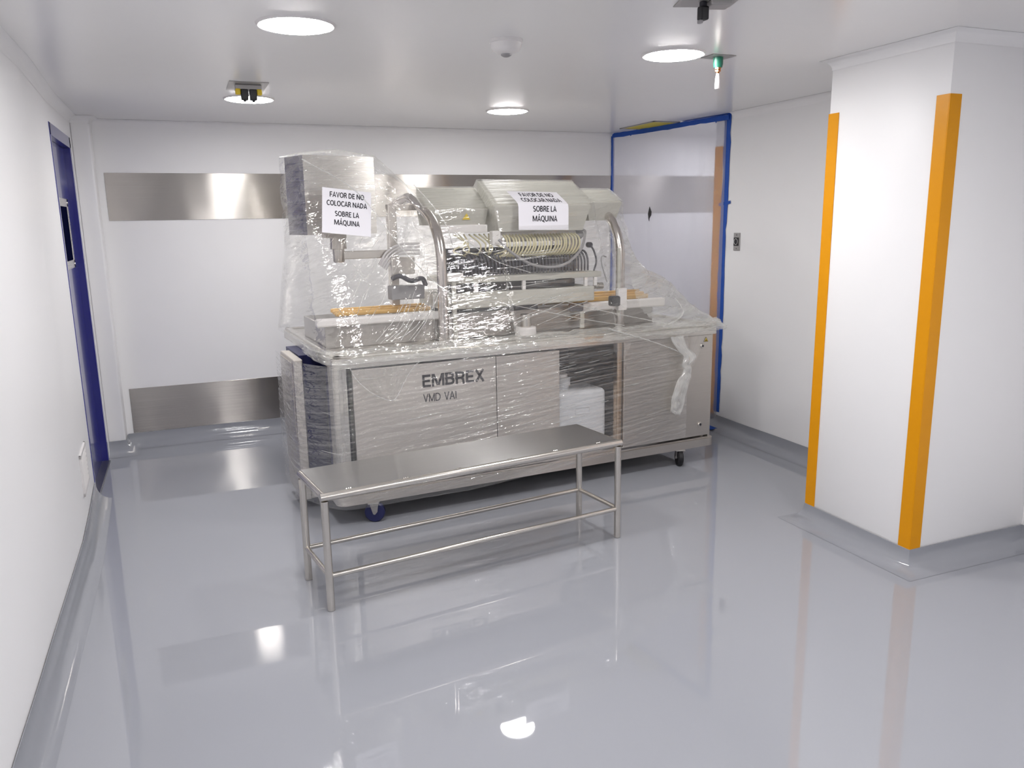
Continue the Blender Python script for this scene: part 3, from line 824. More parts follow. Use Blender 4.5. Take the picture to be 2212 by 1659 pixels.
# head housings
def housing(x0, x1, yf, yb, zb, zf, zt, inset=0.04):
    bm = bmesh.new()
    hexa(bm, [(x0 + inset, yf + 0.02, zb), (x1 - inset, yf + 0.02, zb), (x1 - inset, yb, zb), (x0 + inset, yb, zb)],
         [(x0, yf, zf), (x1, yf, zf), (x1, yb, zf), (x0, yb, zf)])
    hexa(bm, [(x0, yf, zf), (x1, yf, zf), (x1, yb, zf), (x0, yb, zf)],
         [(x0 + 0.0, yb - 0.012, zt), (x1, yb - 0.012, zt), (x1, yb, zt), (x0, yb, zt)])
    bmesh.ops.remove_doubles(bm, verts=bm.verts[:], dist=0.0005)
    return P_('head_housing', bm, 'hood')
h0 = housing(0.530, 0.905, 0.36, 0.55, 1.577, 1.662, 1.795, 0.012)
h1 = housing(0.905, 1.560, 0.275, 0.505, 1.532, 1.680, 1.832, 0.045)
h2 = housing(1.560, 1.825, 0.330, 0.51, 1.588, 1.698, 1.782, 0.035)
P_('under_rail', bbox(0.585, 0.90, 0.36, 0.42, 1.53, 1.576, 0.004), 'white')
bm = bmesh.new()
hexa(bm, [(0.742, 0.366, 1.606), (0.792, 0.366, 1.606), (0.767, 0.358, 1.642)], [(0.742, 0.364, 1.606), (0.792, 0.364, 1.606), (0.767, 0.356, 1.642)])
P_('warning_sticker', bm, 'warn', h0)
# vacuum manifold with its hoses and cables
lathed('manifold', [(0.03, 0.94), (0.034, 0.945), (0.034, 1.485), (0.03, 1.49)], M['white'], mc, (0, 0.36, 1.505), 'x', 20)
lathed('manifold_cap', [(0.024, 1.488), (0.030, 1.50), (0.030, 1.535), (0.02, 1.55)], M['grey'], mc, (0, 0.36, 1.505), 'x', 16)
P_('manifold_clamp', bbox(0.895, 0.95, 0.28, 0.33, 1.455, 1.54, 0.008), 'white')
rnd = random.Random(4)
for k in range(24):
    x = 0.985 + k * 0.0212
    s = rnd.uniform(-0.006, 0.006)
    tubeobj('vacuum_hose', spline([(x, 0.335, 1.515), (x + 0.008 + s, 0.292, 1.49), (x + 0.004 + s, 0.275, 1.445), (x - 0.012, 0.285, 1.405), (x - 0.03 + s, 0.32, 1.385), (x - 0.04, 0.37, 1.375)], 5), 0.0062, M['hose'], mc, 7)
for k in range(9):
    x = 0.70 + k * 0.032
    tubeobj('vacuum_hose', spline([(x, 0.40, 1.52), (x + rnd.uniform(-.05, .05), 0.33, 1.47), (x + rnd.uniform(-.06, .1), 0.30, 1.43), (x + rnd.uniform(-.03, .12), 0.35, 1.39)], 5), 0.005, M['hose'], mc, 6)
for k in range(40):
    x = 0.672 + k * 0.0225
    j = rnd.uniform(-0.012, 0.012)
    tubeobj('injector_cable', spline([(x - 0.03 + j, 0.40, 1.395), (x - 0.004 + j, 0.335, 1.405), (x + 0.006, 0.305, 1.36), (x + 0.006, 0.30, 1.282)], 5), 0.0066, M['cable'], mc, 6)
tubeobj('cable_loop', spline([(0.92, 0.25, 1.49), (0.98, 0.22, 1.42), (1.10, 0.20, 1.345), (1.24, 0.19, 1.32), (1.36, 0.20, 1.345), (1.46, 0.22, 1.42), (1.51, 0.26, 1.50), (1.53, 0.30, 1.53), (1.50, 0.33, 1.53)], 6), 0.008, M['grey'], mc, 8)
P_('injector_plate', bbox(0.60, 1.62, 0.24, 0.62, 1.245, 1.278, 0.004), 'hood')
P_('cable_backing', bbox(0.66, 1.53, 0.42, 0.44, 1.28, 1.44), 'dark')
P_('end_block', bbox(0.565, 0.672, 0.20, 0.26, 1.262, 1.308, 0.004), 'white')
P_('needle_tray', bbox(0.66, 1.44, 0.26, 0.60, 1.195, 1.240, 0.004), 'black')
for xx in (0.76, 1.07, 1.50, 1.57):
    P_('spacer_post', bbox(xx, xx + 0.022, 0.245, 0.262, 1.19, 1.246, 0.002), 'white')
P_('egg_plate', bbox(0.56, 1.56, 0.225, 0.66, 1.10, 1.19, 0.006), 'hood')
P_('bed_underside', bbox(0.62, 1.20, 0.30, 0.62, 1.062, 1.10, 0.002), 'dark')
for s_, (x, z) in enumerate(((0.70, 1.115), (0.66, 1.165))):
    lathed('bolt', [(0.009, 0.226), (0.008, 0.218)], M['tube'], mc, (x, 0, z), 'y', 12)
P_('bracket', bbox(1.475, 1.545, 0.38, 0.39, 1.29, 1.475, 0.003), 'panel')
P_('bracket', bbox(1.42, 1.475, 0.40, 0.41, 1.40, 1.475, 0.003), 'hood')
P_('bracket_foot', bbox(1.462, 1.474, 0.32, 0.34, 1.28, 1.40, 0.002), 'cable')
lathed('sensor', [(0.017, 0.0), (0.017, 0.03), (0.010, 0.04)], M['dark'], mc, (1.575, 0.30, 1.44), 'y', 14)
tubeobj('sensor_cable', spline([(1.578, 0.30, 1.435), (1.598, 0.295, 1.40), (1.615, 0.295, 1.34), (1.60, 0.30, 1.275)], 6), 0.006, M['cable'], mc, 8)
tubeobj('sensor_cable', spline([(1.66, 0.25, 1.365), (1.63, 0.25, 1.37), (1.625, 0.25, 1.33), (1.655, 0.25, 1.24), (1.665, 0.25, 1.21)], 6), 0.004, M['grey'], mc, 8)
lathed('pneumatic_cylinder', [(0.018, 0), (0.018, 0.02), (0.022, 0.021), (0.022, 0.058), (0.012, 0.06)], M['tube'], mc, (1.585, 0.27, 1.185), 'x', 16)
P_('column_scale', bbox(1.694, 1.712, 0.165, 0.18, 1.0, 1.42, 0.002), 'hood')
P_('clamp_block', bbox(1.688, 1.752, 0.150, 0.178, 1.035, 1.172, 0.004), 'white')
P_('clamp_knob', bbox(1.632, 1.69, 0.125, 0.185, 1.065, 1.128, 0.010), 'black')
P_('brush_block', bbox(1.41, 1.512, 0.27, 0.30, 1.03, 1.085, 0.012), 'cable')
P_('brush_post', bbox(1.485, 1.515, 0.27, 0.285, 0.925, 1.03, 0.002), 'hood')
# parts left of the left hoop
P_('drive_bracket', bbox(0.33, 0.47, 0.45, 0.47, 1.30, 1.40, 0.004), 'panel')
tubeobj('drive_cable', spline([(0.30, 0.36, 1.285), (0.34, 0.33, 1.30), (0.40, 0.33, 1.27), (0.47, 0.34, 1.28), (0.50, 0.36, 1.24)], 6), 0.014, M['cable'], mc, 10)
P_('drive_body', bbox(0.30, 0.50, 0.38, 0.46, 1.16, 1.24, 0.006), 'grey')
bm = bmesh.new()
for k in range(4):
    tube(bm, spline([(0.27 + k * 0.012, 0.5, 1.36 - k * 0.01), (0.32 + k * 0.01, 0.5, 1.43 - k * 0.014), (0.40, 0.5, 1.47 - k * 0.018), (0.52, 0.5, 1.475 - k * 0.02)], 6), 0.007, 8)
P_('clear_duct', bm, 'fixture', smooth=True)
# operator box on its square arm
ob = P_('control_box', (lambda b: (hexa(b, [(-0.205, 0.62, 1.538), (-0.150, 0.40, 1.538), (0.255, 0.46, 1.538), (0.225, 0.68, 1.538)],
                                   [(-0.205, 0.62, 1.958), (-0.150, 0.40, 1.958), (0.255, 0.46, 1.958), (0.225, 0.68, 1.958)]), b)[1])(bmesh.new()), 'steel')
bm = bmesh.new(); box(bm, -0.03, 0.09, 0.505, 0.60, 1.518, 1.538, 0.003)
P_('box_mount', bm, 'panel')
bm = bmesh.new(); lathe(bm, [(0.044, 1.518), (0.046, 1.475), (0.047, 1.455), (0.034, 1.453), (0.032, 1.385), (0.026, 1.378)], 28, (0.05, 0.55, 0))
P_('box_swivel', bm, 'panel', smooth=True)
bm = bmesh.new()
box(bm, 0.07, 0.40, 0.53, 0.57, 1.395, 1.44, 0.004)
P_('support_arm', bm, 'panel')
bm = bmesh.new()
box(bm, 0.345, 0.395, 0.525, 0.575, 1.045, 1.70, 0.004)
P_('support_post', bm, 'panel')
bm = bmesh.new(); box(bm, 0.345, 0.53, 0.535, 0.565, 1.665, 1.70, 0.004)
P_('support_tie', bm, 'panel')

# ------------------------------------------------------------------ white jug standing in the open bay
def m2w(x, y, z):
    return Vector((0.8 + x * math.cos(MA) - y * math.sin(MA), 4.08 + x * math.sin(MA) + y * math.cos(MA), z))
jg = tag(empty('jug', m2w(1.405, 0.22, 0.1865), MA), 'translucent white plastic jerrycan standing in the open machine bay', 'jerrycan')
bm = bmesh.new()
box(bm, -0.175, 0.172, -0.115, 0.115, 0.0, 0.372, 0.028, 4)
for v in bm.verts:
    if v.co.z > 0.33: v.co.z += 0.022 * max(0, 1 - abs(v.co.x + 0.03) / 0.2)
obj('body', bm, M['milk'], jg, smooth=True)
bm = bmesh.new()
for q in ((-0.055, 0.05, 0.268, 0.274), (-0.055, 0.05, 0.230, 0.236), (-0.055, -0.049, 0.23, 0.274), (0.044, 0.05, 0.23, 0.274)):
    box(bm, q[0], q[1], -0.119, -0.113, q[2], q[3], 0.002)
obj('grip_recess', bm, M['milk'], jg, smooth=True)
lathed('neck', [(0.055, 0.372), (0.055, 0.40), (0.062, 0.402), (0.062, 0.445), (0.057, 0.45)], M['milk'], jg, (-0.095, 0, 0), n=28)
lathed('cap', [(0.044, 0.448), (0.044, 0.472), (0.038, 0.475)], M['white'], jg, (-0.095, 0.0, 0), n=24)

# ------------------------------------------------------------------ film around the machine
fw = tag(empty('plastic_wrap', (0.8, 4.08, 0), MA), 'clear crinkled stretch film wrapped around the steel machine', 'plastic film')

def film_grid(name, fn, nu, nv, mat, us=1.0, vs=1.0, amp=0.004, fu=3.0, fv=30.0, seed=0.0, amp2=0.006, f2=9.0, uv=None, mat2=None):
    """fn(u,v) -> point; fine crinkles are added along the normal"""
    pts = [[Vector(fn(i / nu, j / nv)) for j in range(nv + 1)] for i in range(nu + 1)]
    bm = bmesh.new()
    uvl = bm.loops.layers.uv.new('UVMap')
    V = []
    for i in range(nu + 1):
        row = []
        for j in range(nv + 1):
            a = pts[min(i + 1, nu)][j] - pts[max(i - 1, 0)][j]; b = pts[i][min(j + 1, nv)] - pts[i][max(j - 1, 0)]
            n = a.cross(b)
            n = n.normalized() if n.length > 1e-9 else Vector((0, -1, 0))
            u, v = i / nu, j / nv
            tu, tv = (uv(u, v) if uv else (u * us, v * vs))
            w = amp * noise.noise(Vector((tu * fu, tv * fv, seed))) + amp2 * noise.noise(Vector((tu * f2, tv * f2, seed + 5))) 
            row.append(bm.verts.new(pts[i][j] + n * w))
        V.append(row)
    for i in range(nu):
        for j in range(nv):
            f = bm.faces.new((V[i][j], V[i + 1][j], V[i + 1][j + 1], V[i][j + 1]))
            if mat2: f.material_index = mat2(i / nu, j / nv)
            for l, (ii, jj) in zip(f.loops, ((i, j), (i + 1, j), (i + 1, j + 1), (i, j + 1))):
                l[uvl].uv = uv(ii / nu, jj / nv) if uv else (ii / nu * us, jj / nv * vs)
    return obj(name, bm, mat, fw, smooth=True, uv=False, angle=180)

def polyl(pts):
    pts = [Vector(p) for p in pts]
    d = [0.0]
    for a, b in zip(pts, pts[1:]): d.append(d[-1] + (b - a).length)
    def f(t):
        s = t * d[-1]
        for k in range(len(d) - 1):
            if s <= d[k + 1] or k == len(d) - 2:
                return pts[k].lerp(pts[k + 1], (s - d[k]) / (d[k + 1] - d[k]))
    return f, d[-1]

# skirt: bands pulled round the cabinet front and its left end
sp, sl = polyl(spline([(-0.312, 0.74, 0), (-0.315, 0.36, 0), (-0.262, 0.19, 0), (-0.185, 0.045, 0), (-0.10, -0.028, 0), (0.1, -0.034, 0), (0.8, -0.036, 0), (1.4, -0.03, 0), (2.0, -0.03, 0), (2.1, -0.026, 0)], 6))
def skirt(u, v):
    p = sp(u)
    zt = 0.875; zb = 0.10 if u < 0.5 else 0.10 + 0.10 * min(1, (u - 0.5) / 0.45)
    return (p.x, p.y, zb + (zt - zb) * v)
film_grid('lower_wrap', skirt, 260, 300, M['filmskirt'], amp=0.0055, fu=1.1, fv=58, amp2=0.004, f2=6, seed=1.3,
          uv=lambda u, v: (u * sl, v * 0.78 - u * sl * (0.055 if u > 0.32 else 0.055 * (u / .32) - 0.20 * (0.32 - u))))

# upper drape: ring of curtains between the skyline of the machine and the worktop edge
Tf = [(-0.235, 0.62, 1.955), (-0.175, 0.37, 1.962), (0.03, 0.40, 1.985), (0.25, 0.43, 1.958), (0.40, 0.34, 1.80), (0.50, 0.352, 1.670), (0.898, 0.352, 1.670), (0.903, 0.266, 1.687), (1.562, 0.266, 1.687), (1.60, 0.321, 1.704), (1.828, 0.321, 1.704), (1.836, 0.44, 1.76), (1.836, 0.52, 1.788)]
Bf = [(-0.19, 0.90, 0.93), (-0.19, 0.12, 0.93), (-0.02, -0.036, 0.93), (0.25, -0.038, 0.925), (0.40, -0.038, 0.925), (0.50, -0.038, 0.925), (0.90, -0.038, 0.925), (0.92, -0.038, 0.925), (1.50, -0.038, 0.925), (1.60, -0.038, 0.925), (2.08, -0.036, 0.925), (2.37, -0.03, 0.925), (2.39, 1.10, 0.925)]
def pick(L, t):
    t = t * (len(L) - 1); k = min(int(t), len(L) - 2)
    return Vector(L[k]).lerp(Vector(L[k + 1]), t - k)
def sm(L): 
    q = spline(L, 10)
    return q
TfS, BfS = Tf, sm(Bf)
def drape(u, v):
    T = pick(TfS, u); B = pick(BfS, u)
    t = 1 - v
    side = max(0.0, (u - 0.74) / 0.26); left = max(0.0, 1 - u / 0.30)
    e = 1.0 + 1.3 * min(1, side * 2.0) + 0.9 * left
    h = t ** e
    p = Vector((T.x + (B.x - T.x) * h, T.y + (B.y - T.y) * h, T.z + (B.z - T.z) * t))
    if side > 0: p.z += 0.045 * math.exp(-((t - 0.72) / 0.10) ** 2) * min(1, side * 2); p.x += 0.02 * math.exp(-((t - 0.72) / 0.10) ** 2)
    return p
def drape_uv(u, v):
    a = -0.5 if u > 0.45 else 0.9
    x, y = u * 3.0, v * 1.0
    return (x * math.cos(0.35) + y * math.sin(0.35) * (1 if u > 0.4 else -2.0), -x * math.sin(0.35) * (1 if u > 0.4 else -2.0) * 0.6 + y * math.cos(0.35))
film_grid('upper_drape', drape, 380, 220, [M['film'], M['filmmilk']], amp=0.009, fu=2.2, fv=24, amp2=0.010, f2=7, seed=8.1, uv=lambda u, v: (u * 2.6 * 0.95 + v * 0.32, v * 0.95 - u * 2.6 * 0.30), mat2=lambda u, v: 1 if u > 0.80 + 0.05 * v - 0.03 * math.sin(v * 5) else 0)

# roof: film lying over box and hoods
Tb = [(-0.20, 0.70, 1.962), (-0.15, 0.70, 1.966), (0.03, 0.70, 1.99), (0.24, 0.70, 1.962), (0.42, 0.60, 1.84), (0.50, 0.556, 1.800), (0.898, 0.556, 1.800), (0.903, 0.51, 1.838), (1.562, 0.51, 1.838), (1.62, 0.515, 1.79), (1.828, 0.515, 1.788), (1.834, 0.518, 1.788), (1.836, 0.522, 1.79)]
TbS = Tb
def roof(u, v):
    T = pick(TfS, u); B = pick(TbS, u)
    p = T.lerp(B, v)
    p.z += 0.005
    return p
film_grid('roof_film', roof, 240, 30, M['filmroof'], amp=0.0022, fu=2, fv=22, amp2=0.002, f2=7, seed=2.2, uv=lambda u, v: (u * 2.4, v * 0.5 - u * 0.6))
# back curtain
Bb = [(-0.19, 0.9, 0.93), (-0.19, 1.30, 0.93), (0.05, 1.40, 0.93), (0.3, 1.40, 0.93), (0.5, 1.40, 0.93), (0.6, 1.40, 0.93), (0.9, 1.40, 0.93), (0.92, 1.4, 0.93), (1.5, 1.4, 0.93), (1.7, 1.4, 0.93), (2.0, 1.4, 0.93), (2.37, 1.4, 0.93), (2.39, 1.1, 0.93)]
BbS = sm(Bb)
def backc(u, v):
    T = pick(TbS, u); B = pick(BbS, u)
    t = 1 - v
    side = max(0.0, (u - 0.74) / 0.26)
    h = t ** (1.0 + 1.0 * min(1, side * 2))
    return (T.x + (B.x - T.x) * h, T.y + (B.y - T.y) * h, T.z + (B.z - T.z) * t)
film_grid('rear_drape', backc, 120, 60, M['film'], amp=0.005, fu=2.0, fv=12, amp2=0.008, f2=5, seed=4.4, uv=lambda u, v: (u * 2.6, v - u * 0.9))

# gathered film over the front edge of the worktop
gp, gl_ = polyl(spline([(-0.20, 0.50, 0.0), (-0.21, 0.15, 0.0), (-0.12, -0.03, 0.0), (0.2, -0.046, 0.0), (1.0, -0.05, 0.0), (1.8, -0.048, 0.0), (2.34, -0.046, 0.0), (2.40, 0.02, 0.0), (2.40, 0.3, 0.0)], 6))
def gather(u, v):
    p = gp(u)
    a = v
    inx = 0.14 * (1 - a) * (1.0 if 0.12 < u < 0.92 else 0.2)
    return (p.x, p.y + max(0.0, inx - 0.02), 0.945 - 0.012 * a - (0.045 + 0.012 * noise.noise(Vector((u * 14, 0.5, 3)))) * max(0, a - 0.35) / 0.65)
film_grid('edge_gather', gather, 420, 60, M['filmmilk'], amp=0.014, fu=2.6, fv=34, amp2=0.014, f2=16, seed=6.6, uv=lambda u, v: (u * gl_, v * 0.3 - u * gl_ * 0.03))

# hanging flaps
def flap(u, v):
    L = [(-0.075, 0.872), (-0.045, 0.81), (0.01, 0.748), (0.075, 0.702), (0.135, 0.680)]
    R = [(0.30, 0.872), (0.255, 0.83), (0.215, 0.775), (0.18, 0.715), (0.15, 0.676)]
    a = pick([(x, 0, z) for x, z in L], v); b = pick([(x, 0, z) for x, z in R], v)
    p = a.lerp(b, u)
    return (p.x, -0.048 - 0.022 * math.sin(math.pi * u) * (1 - v * 0.6) - 0.01 * math.sin(u * 9), p.z)
film_grid('hanging_flap', flap, 40, 40, M['film'], amp=0.004, fu=20, fv=4, amp2=0.006, f2=9, seed=3.3, uv=lambda u, v: (v * 0.3, u * 0.3))
tl = [((1.99, -0.05, 0.872), 0.045), ((2.03, -0.055, 0.80), 0.040), ((2.085, -0.065, 0.74), 0.050), ((2.06, -0.066, 0.69), 0.036), ((2.07, -0.064, 0.655), 0.030), ((2.05, -0.062, 0.60), 0.046), ((2.02, -0.060, 0.53), 0.052), ((2.005, -0.058, 0.46), 0.052), ((2.005, -0.056, 0.40), 0.042), ((2.012, -0.054, 0.372), 0.012)]
TLc = spline([a for a, b in tl], 6); TLr = [v.x for v in spline([(b, 0, 0) for a, b in tl], 6)]
def tail(u, v):
    k = v * (len(TLc) - 1); i = min(int(k), len(TLc) - 2)
    c = TLc[i].lerp(TLc[i + 1], k - i); r = TLr[i] + (TLr[i + 1] - TLr[i]) * (k - i)
    a = 2 * math.pi * u
    return (c.x + r * math.cos(a), c.y + 0.014 * math.sin(a), c.z)
film_grid('twisted_tail', tail, 36, 80, M['filmfold'], amp=0.007, fu=10, fv=9, amp2=0.007, f2=26, seed=9.1, uv=lambda u, v: (v * 0.5, u * 0.25))
def wing(u, v):
    a = Vector((2.10, -0.05, 0.870)).lerp(Vector((2.085, -0.06, 0.70)), v); b = Vector((2.235, -0.045, 0.865)).lerp(Vector((2.12, -0.06, 0.675)), v)
    return a.lerp(b, u)
film_grid('hanging_flap', wing, 16, 24, M['film'], amp=0.005, fu=12, fv=5, amp2=0.006, f2=12, seed=1.9, uv=lambda u, v: (v * 0.25, u * 0.12))
def loop(u, v):
    a = Vector((1.52, -0.045, 0.862)).lerp(Vector((1.56, -0.045, 0.765)), v); b = Vector((1.66, -0.045, 0.864)).lerp(Vector((1.60, -0.045, 0.765)), v)
    return a.lerp(b, u)
film_grid('hanging_flap', loop, 16, 16, M['film'], amp=0.004, fu=9, fv=9, amp2=0.006, f2=12, seed=2.9, uv=lambda u, v: (v * 0.2, u * 0.2))

# rolled film edges and pull lines lying on the drape
def fold(pts, r, mat='filmfold'):
    q = spline(pts, 10)
    rr = [r * (0.6 + 0.8 * abs(noise.noise(Vector((p.x * 9, p.z * 9, 2.0))))) for p in q]
    return tubeobj('film_fold', q, rr, M[mat], fw, 6)
fold([(-0.17, 0.32, 1.93), (0.10, 0.27, 1.76), (0.30, 0.16, 1.46), (0.50, 0.07, 1.235), (0.66, 0.05, 1.185), (0.93, 0.045, 1.12), (1.35, 0.02, 1.02), (1.62, -0.02, 0.965)], 0.0035)
fold([(0.42, 0.27, 1.80), (0.52, 0.24, 1.68), (0.585, 0.215, 1.57), (0.61, 0.20, 1.47)], 0.004)
fold([(0.62, 0.17, 1.54), (0.72, 0.15, 1.46), (0.85, 0.12, 1.37), (1.05, 0.10, 1.30)], 0.003)
fold([(1.16, 0.06, 1.155), (1.45, 0.06, 1.07), (1.80, 0.04, 0.985), (1.95, 0.0, 0.95)], 0.004)
fold([(1.50, -0.035, 0.955), (1.75, -0.052, 0.875), (1.95, -0.055, 0.80), (2.03, -0.058, 0.76)], 0.0045)
fold([(2.05, 0.05, 1.10), (2.09, 0.02, 1.02), (2.02, -0.01, 0.97), (1.90, -0.03, 0.94)], 0.006)
fold([(-0.075, -0.052, 0.870), (-0.045, -0.056, 0.81), (0.01, -0.058, 0.748), (0.075, -0.058, 0.702), (0.143, -0.058, 0.678), (0.18, -0.058, 0.715), (0.215, -0.057, 0.775), (0.255, -0.055, 0.83), (0.30, -0.052, 0.870)], 0.0024)
for k in range(9):
    x = 0.20 + k * 0.024
    fold([(x - 0.10 + rnd.uniform(-.02, .02), 0.0, 0.97 + rnd.uniform(0, .05)), (x, 0.04, 1.06 + rnd.uniform(0, .03)), (x + 0.09, 0.09, 1.17 + rnd.uniform(0, .06))], 0.0022)
for k in range(10):
    x = 0.80 + rnd.uniform(0, 0.5); z = 1.0 + rnd.uniform(0, 0.12)
    fold([(x, 0.02, z), (x + 0.12, 0.03, z + 0.035), (x + 0.22, 0.03, z + 0.062)], 0.0022)
for k in range(8):
    x = 0.62 + rnd.uniform(0, 0.4); z = 1.15 + rnd.uniform(0, 0.28)
    fold([(x, 0.09, z), (x + 0.12, 0.085, z + 0.004), (x + 0.26, 0.08, z + 0.02)], 0.002)

# fine film creases, milky strands painting in highlight streaks, too many to count
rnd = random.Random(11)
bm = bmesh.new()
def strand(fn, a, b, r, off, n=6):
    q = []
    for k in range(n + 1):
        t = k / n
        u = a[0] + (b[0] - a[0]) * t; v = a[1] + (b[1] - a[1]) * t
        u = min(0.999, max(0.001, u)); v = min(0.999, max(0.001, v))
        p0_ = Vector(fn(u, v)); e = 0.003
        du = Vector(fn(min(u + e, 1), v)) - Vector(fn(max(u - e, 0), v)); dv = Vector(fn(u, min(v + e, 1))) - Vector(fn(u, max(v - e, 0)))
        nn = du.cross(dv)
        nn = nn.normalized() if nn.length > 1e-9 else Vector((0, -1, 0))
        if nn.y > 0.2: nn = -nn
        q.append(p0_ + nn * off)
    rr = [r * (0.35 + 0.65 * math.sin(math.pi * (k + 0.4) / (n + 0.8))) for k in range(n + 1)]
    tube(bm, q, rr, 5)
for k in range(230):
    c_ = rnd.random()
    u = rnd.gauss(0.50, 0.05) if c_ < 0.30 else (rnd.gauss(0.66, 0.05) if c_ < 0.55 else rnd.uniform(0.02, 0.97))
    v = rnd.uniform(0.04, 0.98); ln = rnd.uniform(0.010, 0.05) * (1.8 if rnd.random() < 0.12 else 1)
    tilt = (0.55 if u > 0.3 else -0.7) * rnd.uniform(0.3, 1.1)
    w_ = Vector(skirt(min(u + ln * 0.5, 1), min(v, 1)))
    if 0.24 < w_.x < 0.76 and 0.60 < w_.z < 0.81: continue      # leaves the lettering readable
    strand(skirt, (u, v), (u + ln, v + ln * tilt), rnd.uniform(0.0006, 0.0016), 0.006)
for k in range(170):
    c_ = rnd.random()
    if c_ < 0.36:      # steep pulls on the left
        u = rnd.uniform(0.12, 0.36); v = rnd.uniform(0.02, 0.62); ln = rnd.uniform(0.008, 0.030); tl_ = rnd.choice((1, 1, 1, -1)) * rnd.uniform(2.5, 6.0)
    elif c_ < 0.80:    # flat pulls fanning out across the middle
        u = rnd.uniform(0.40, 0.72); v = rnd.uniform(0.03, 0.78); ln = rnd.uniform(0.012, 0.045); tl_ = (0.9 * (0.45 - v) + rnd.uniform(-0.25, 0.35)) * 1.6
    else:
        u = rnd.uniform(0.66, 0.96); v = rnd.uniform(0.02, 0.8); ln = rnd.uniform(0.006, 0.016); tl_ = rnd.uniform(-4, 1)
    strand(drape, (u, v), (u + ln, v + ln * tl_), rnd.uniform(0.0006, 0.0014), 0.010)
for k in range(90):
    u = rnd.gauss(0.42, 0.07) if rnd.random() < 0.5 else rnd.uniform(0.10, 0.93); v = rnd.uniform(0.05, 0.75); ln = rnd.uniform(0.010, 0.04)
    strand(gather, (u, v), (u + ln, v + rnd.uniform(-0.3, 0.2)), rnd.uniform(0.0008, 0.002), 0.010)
cr = obj('film_crease_glint', bm, M['filmfold'], fw, smooth=True)
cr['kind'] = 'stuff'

# ------------------------------------------------------------------ paper notices
LINES = ['FAVOR DE NO', 'COLOCAR NADA', 'SOBRE LA', 'MÁQUINA']
def arc(cx, cy, rx, ry, a0, a1, n=10):
    return [(cx + rx * math.cos(math.radians(a0 + (a1 - a0) * k / n)), cy + ry * math.sin(math.radians(a0 + (a1 - a0) * k / n))) for k in range(n + 1)]
GN = {
 'F': (0.50, [[(0.08, 0), (0.08, 1)], [(0.02, 0.93), (0.48, 0.93)], [(0.02, 0.50), (0.45, 0.50)]]),
 'A': (0.64, [[(0.04, 0), (0.32, 0.97), (0.60, 0)], [(0.14, 0.30), (0.50, 0.30)]]),
 'V': (0.62, [[(0.04, 1), (0.31, 0.04), (0.58, 1)]]),
 'O': (0.74, [arc(0.37, 0.5, 0.30, 0.45, 0, 360, 20)]),
 'R': (0.60, [[(0.08, 0), (0.08, 1)], [(0.02, 0.93), (0.30, 0.93)] + arc(0.30, 0.71, 0.17, 0.22, 90, -90, 8) + [(0.02, 0.49)], [(0.30, 0.49), (0.42, 0.34), (0.54, 0)]]),
 'D': (0.68, [[(0.08, 0), (0.08, 1)], [(0.02, 0.93), (0.24, 0.93)] + arc(0.24, 0.5, 0.34, 0.43, 90, -90, 10) + [(0.02, 0.07)]]),
 'E': (0.52, [[(0.08, 0), (0.08, 1)], [(0.02, 0.93), (0.49, 0.93)], [(0.02, 0.51), (0.45, 0.51)], [(0.02, 0.07), (0.50, 0.07)]]),
 'N': (0.72, [[(0.08, 0), (0.08, 1)], [(0.08, 0.96), (0.62, 0.04)], [(0.62, 0), (0.62, 1)]]),
 'C': (0.60, [arc(0.37, 0.5, 0.30, 0.45, 48, 312, 14)]),
 'L': (0.46, [[(0.08, 0), (0.08, 1)], [(0.02, 0.07), (0.44, 0.07)]]),
 'S': (0.54, [arc(0.26, 0.73, 0.19, 0.21, 35, 250, 9) + arc(0.27, 0.27, 0.21, 0.22, 80, -145, 10)]),
 'B': (0.60, [[(0.08, 0), (0.08, 1)], [(0.02, 0.93), (0.28, 0.93)] + arc(0.28, 0.73, 0.16, 0.20, 90, -90, 8) + [(0.02, 0.53)], [(0.28, 0.53)] + arc(0.30, 0.30, 0.20, 0.23, 90, -90, 8) + [(0.02, 0.07)]]),
 'M': (0.92, [[(0.08, 0), (0.08, 1)], [(0.10, 0.98), (0.46, 0.10), (0.80, 0.98)], [(0.82, 0), (0.82, 1)]]),
 'Á': (0.64, [[(0.04, 0), (0.32, 0.97), (0.60, 0)], [(0.14, 0.30), (0.50, 0.30)], [(0.30, 1.12), (0.42, 1.30)]]),
 'Q': (0.74, [arc(0.37, 0.5, 0.30, 0.45, 0, 360, 20), [(0.40, 0.10), (0.56, -0.06), (0.74, -0.14)]]),
 'U': (0.70, [[(0.08, 1), (0.08, 0.38)] + arc(0.35, 0.36, 0.27, 0.31, 180, 360, 10) + [(0.62, 1)]]),
 'I': (0.26, [[(0.10, 0), (0.10, 1)]]),
 ' ': (0.20, []),
}
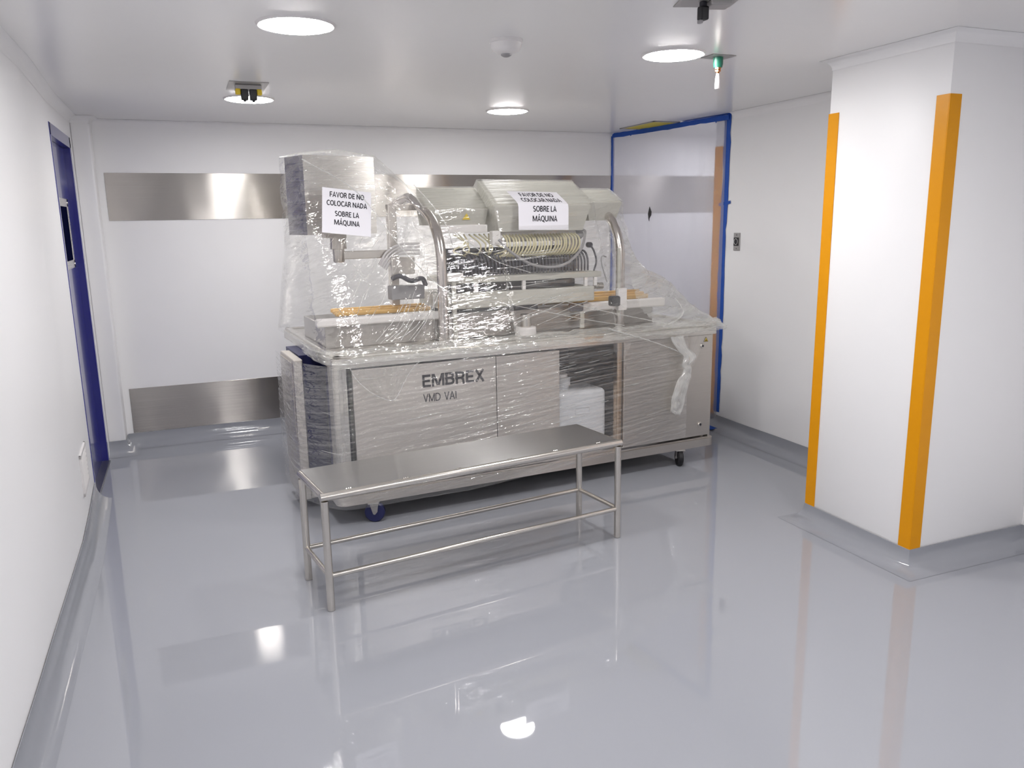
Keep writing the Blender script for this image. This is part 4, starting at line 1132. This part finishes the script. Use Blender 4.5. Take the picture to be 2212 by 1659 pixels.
def strokes(word, h, t=0.168):
    tot = sum(GN[c][0] for c in word) + 0.07 * (len(word) - 1)
    x = -tot / 2
    bm = bmesh.new()
    lay = 0
    for c in word:
        for st_ in GN[c][1]:
            lay = (lay + 1) % 5
            q = [Vector(((x + a_) * h, b_ * h)) for a_, b_ in st_]
            closed = (q[0] - q[-1]).length < 1e-6
            rows = []
            for k, p_ in enumerate(q):
                d0 = (q[k] - q[k - 1]).normalized() if k else ((q[-1] - q[-2]).normalized() if closed else (q[1] - q[0]).normalized())
                d1 = (q[k + 1] - q[k]).normalized() if k < len(q) - 1 else ((q[1] - q[0]).normalized() if closed else d0)
                n0 = Vector((-d0.y, d0.x)); n1 = Vector((-d1.y, d1.x)); m_ = (n0 + n1)
                m_ = m_.normalized() if m_.length > 1e-6 else n0
                e = m_ * (t * h * 0.5 / max(0.45, m_.dot(n0)))
                rows.append([bm.verts.new((p_.x + e.x, p_.y + e.y, lay * 0.00004)), bm.verts.new((p_.x - e.x, p_.y - e.y, lay * 0.00004))])
            for a_, b_ in zip(rows, rows[1:]): bm.faces.new((a_[0], b_[0], b_[1], a_[1]))
        x += GN[c][0] + 0.07
    return bm
def notice(label, fn, W, H, rows, size, xo):
    t = tag(empty('paper_notice', (0.8, 4.08, 0), MA), label, 'paper notice', 'printed notices on the wrapped machine')
    bm = bmesh.new(); n = 14
    g = [[bm.verts.new(fn(W * i / n, H * j / n, 0.0)) for j in range(n + 1)] for i in range(n + 1)]
    b2 = [[bm.verts.new(fn(W * i / n, H * j / n, -0.0005)) for j in range(n + 1)] for i in range(n + 1)]
    for i in range(n):
        for j in range(n):
            bm.faces.new((g[i][j], g[i + 1][j], g[i + 1][j + 1], g[i][j + 1]))
            bm.faces.new((b2[i][j + 1], b2[i + 1][j + 1], b2[i + 1][j], b2[i][j]))
    for i in range(n):
        for (j) in (0, n):
            bm.faces.new((g[i][j], g[i + 1][j], b2[i + 1][j], b2[i][j]))
            bm.faces.new((g[j][i], g[j][i + 1], b2[j][i + 1], b2[j][i]))
    obj('paper', bm, M['paper'], t, smooth=True, angle=30)
    for s, v in zip(LINES, rows):
        q = strokes(s, size)
        for w in q.verts: w.co = Vector(fn(W * xo + w.co.x, v + w.co.y, 0.0008 + w.co.z))
        obj('lettering', q, M['ink'], t)
    return t
c1, s1 = math.cos(math.radians(-6.5)), math.sin(math.radians(-6.5))
def paper_a(x, y, d):
    # nearly flat, tilted a little clockwise, hanging on the film in front of the control box
    px, pz = x * c1 - y * s1, x * s1 + y * c1
    bow = 0.012 * (x / 0.27 - 0.5) ** 2
    return (-0.108 + px - 0.10 * 0, 0.232 + bow - d + 0.05 * (pz / 0.25), 1.553 + pz)
notice('tilted white paper notice hanging below the tall control box', paper_a, 0.262, 0.235, [0.190, 0.145, 0.092, 0.047], 0.0268, 0.50)
HB = 0.142
FA = math.radians(50)
def paper_b(x, y, d):
    # lower part hangs in front of the hood face, upper part folds back over its sloping top
    k = 0.022
    if y <= HB: yy, zz, ny, nz = 0.0, y, -1, 0
    else:
        q = y - HB; a = FA * min(1, q / k)
        if q < k:
            yy = k * (1 - math.cos(a)) / FA; zz = HB + k * math.sin(a) / FA
        else:
            yy = k * (1 - math.cos(FA)) / FA + (q - k) * math.sin(FA); zz = HB + k * math.sin(FA) / FA + (q - k) * math.cos(FA)
        ny, nz = -math.cos(a), math.sin(a)
    lean = -0.030 * max(0, y - HB) / 0.1
    sag = -0.001 * max(0, (x / 0.34 - 0.6)) * (max(0, y - HB) / 0.06)
    return (1.038 + x + lean, 0.222 + yy + ny * d, 1.542 + zz + nz * d + sag - 0.006 * x / 0.34)
notice('white paper notice folded over the front edge of the machine hood', paper_b, 0.335, 0.262, [0.214, 0.166, 0.106, 0.050], 0.0325, 0.52)
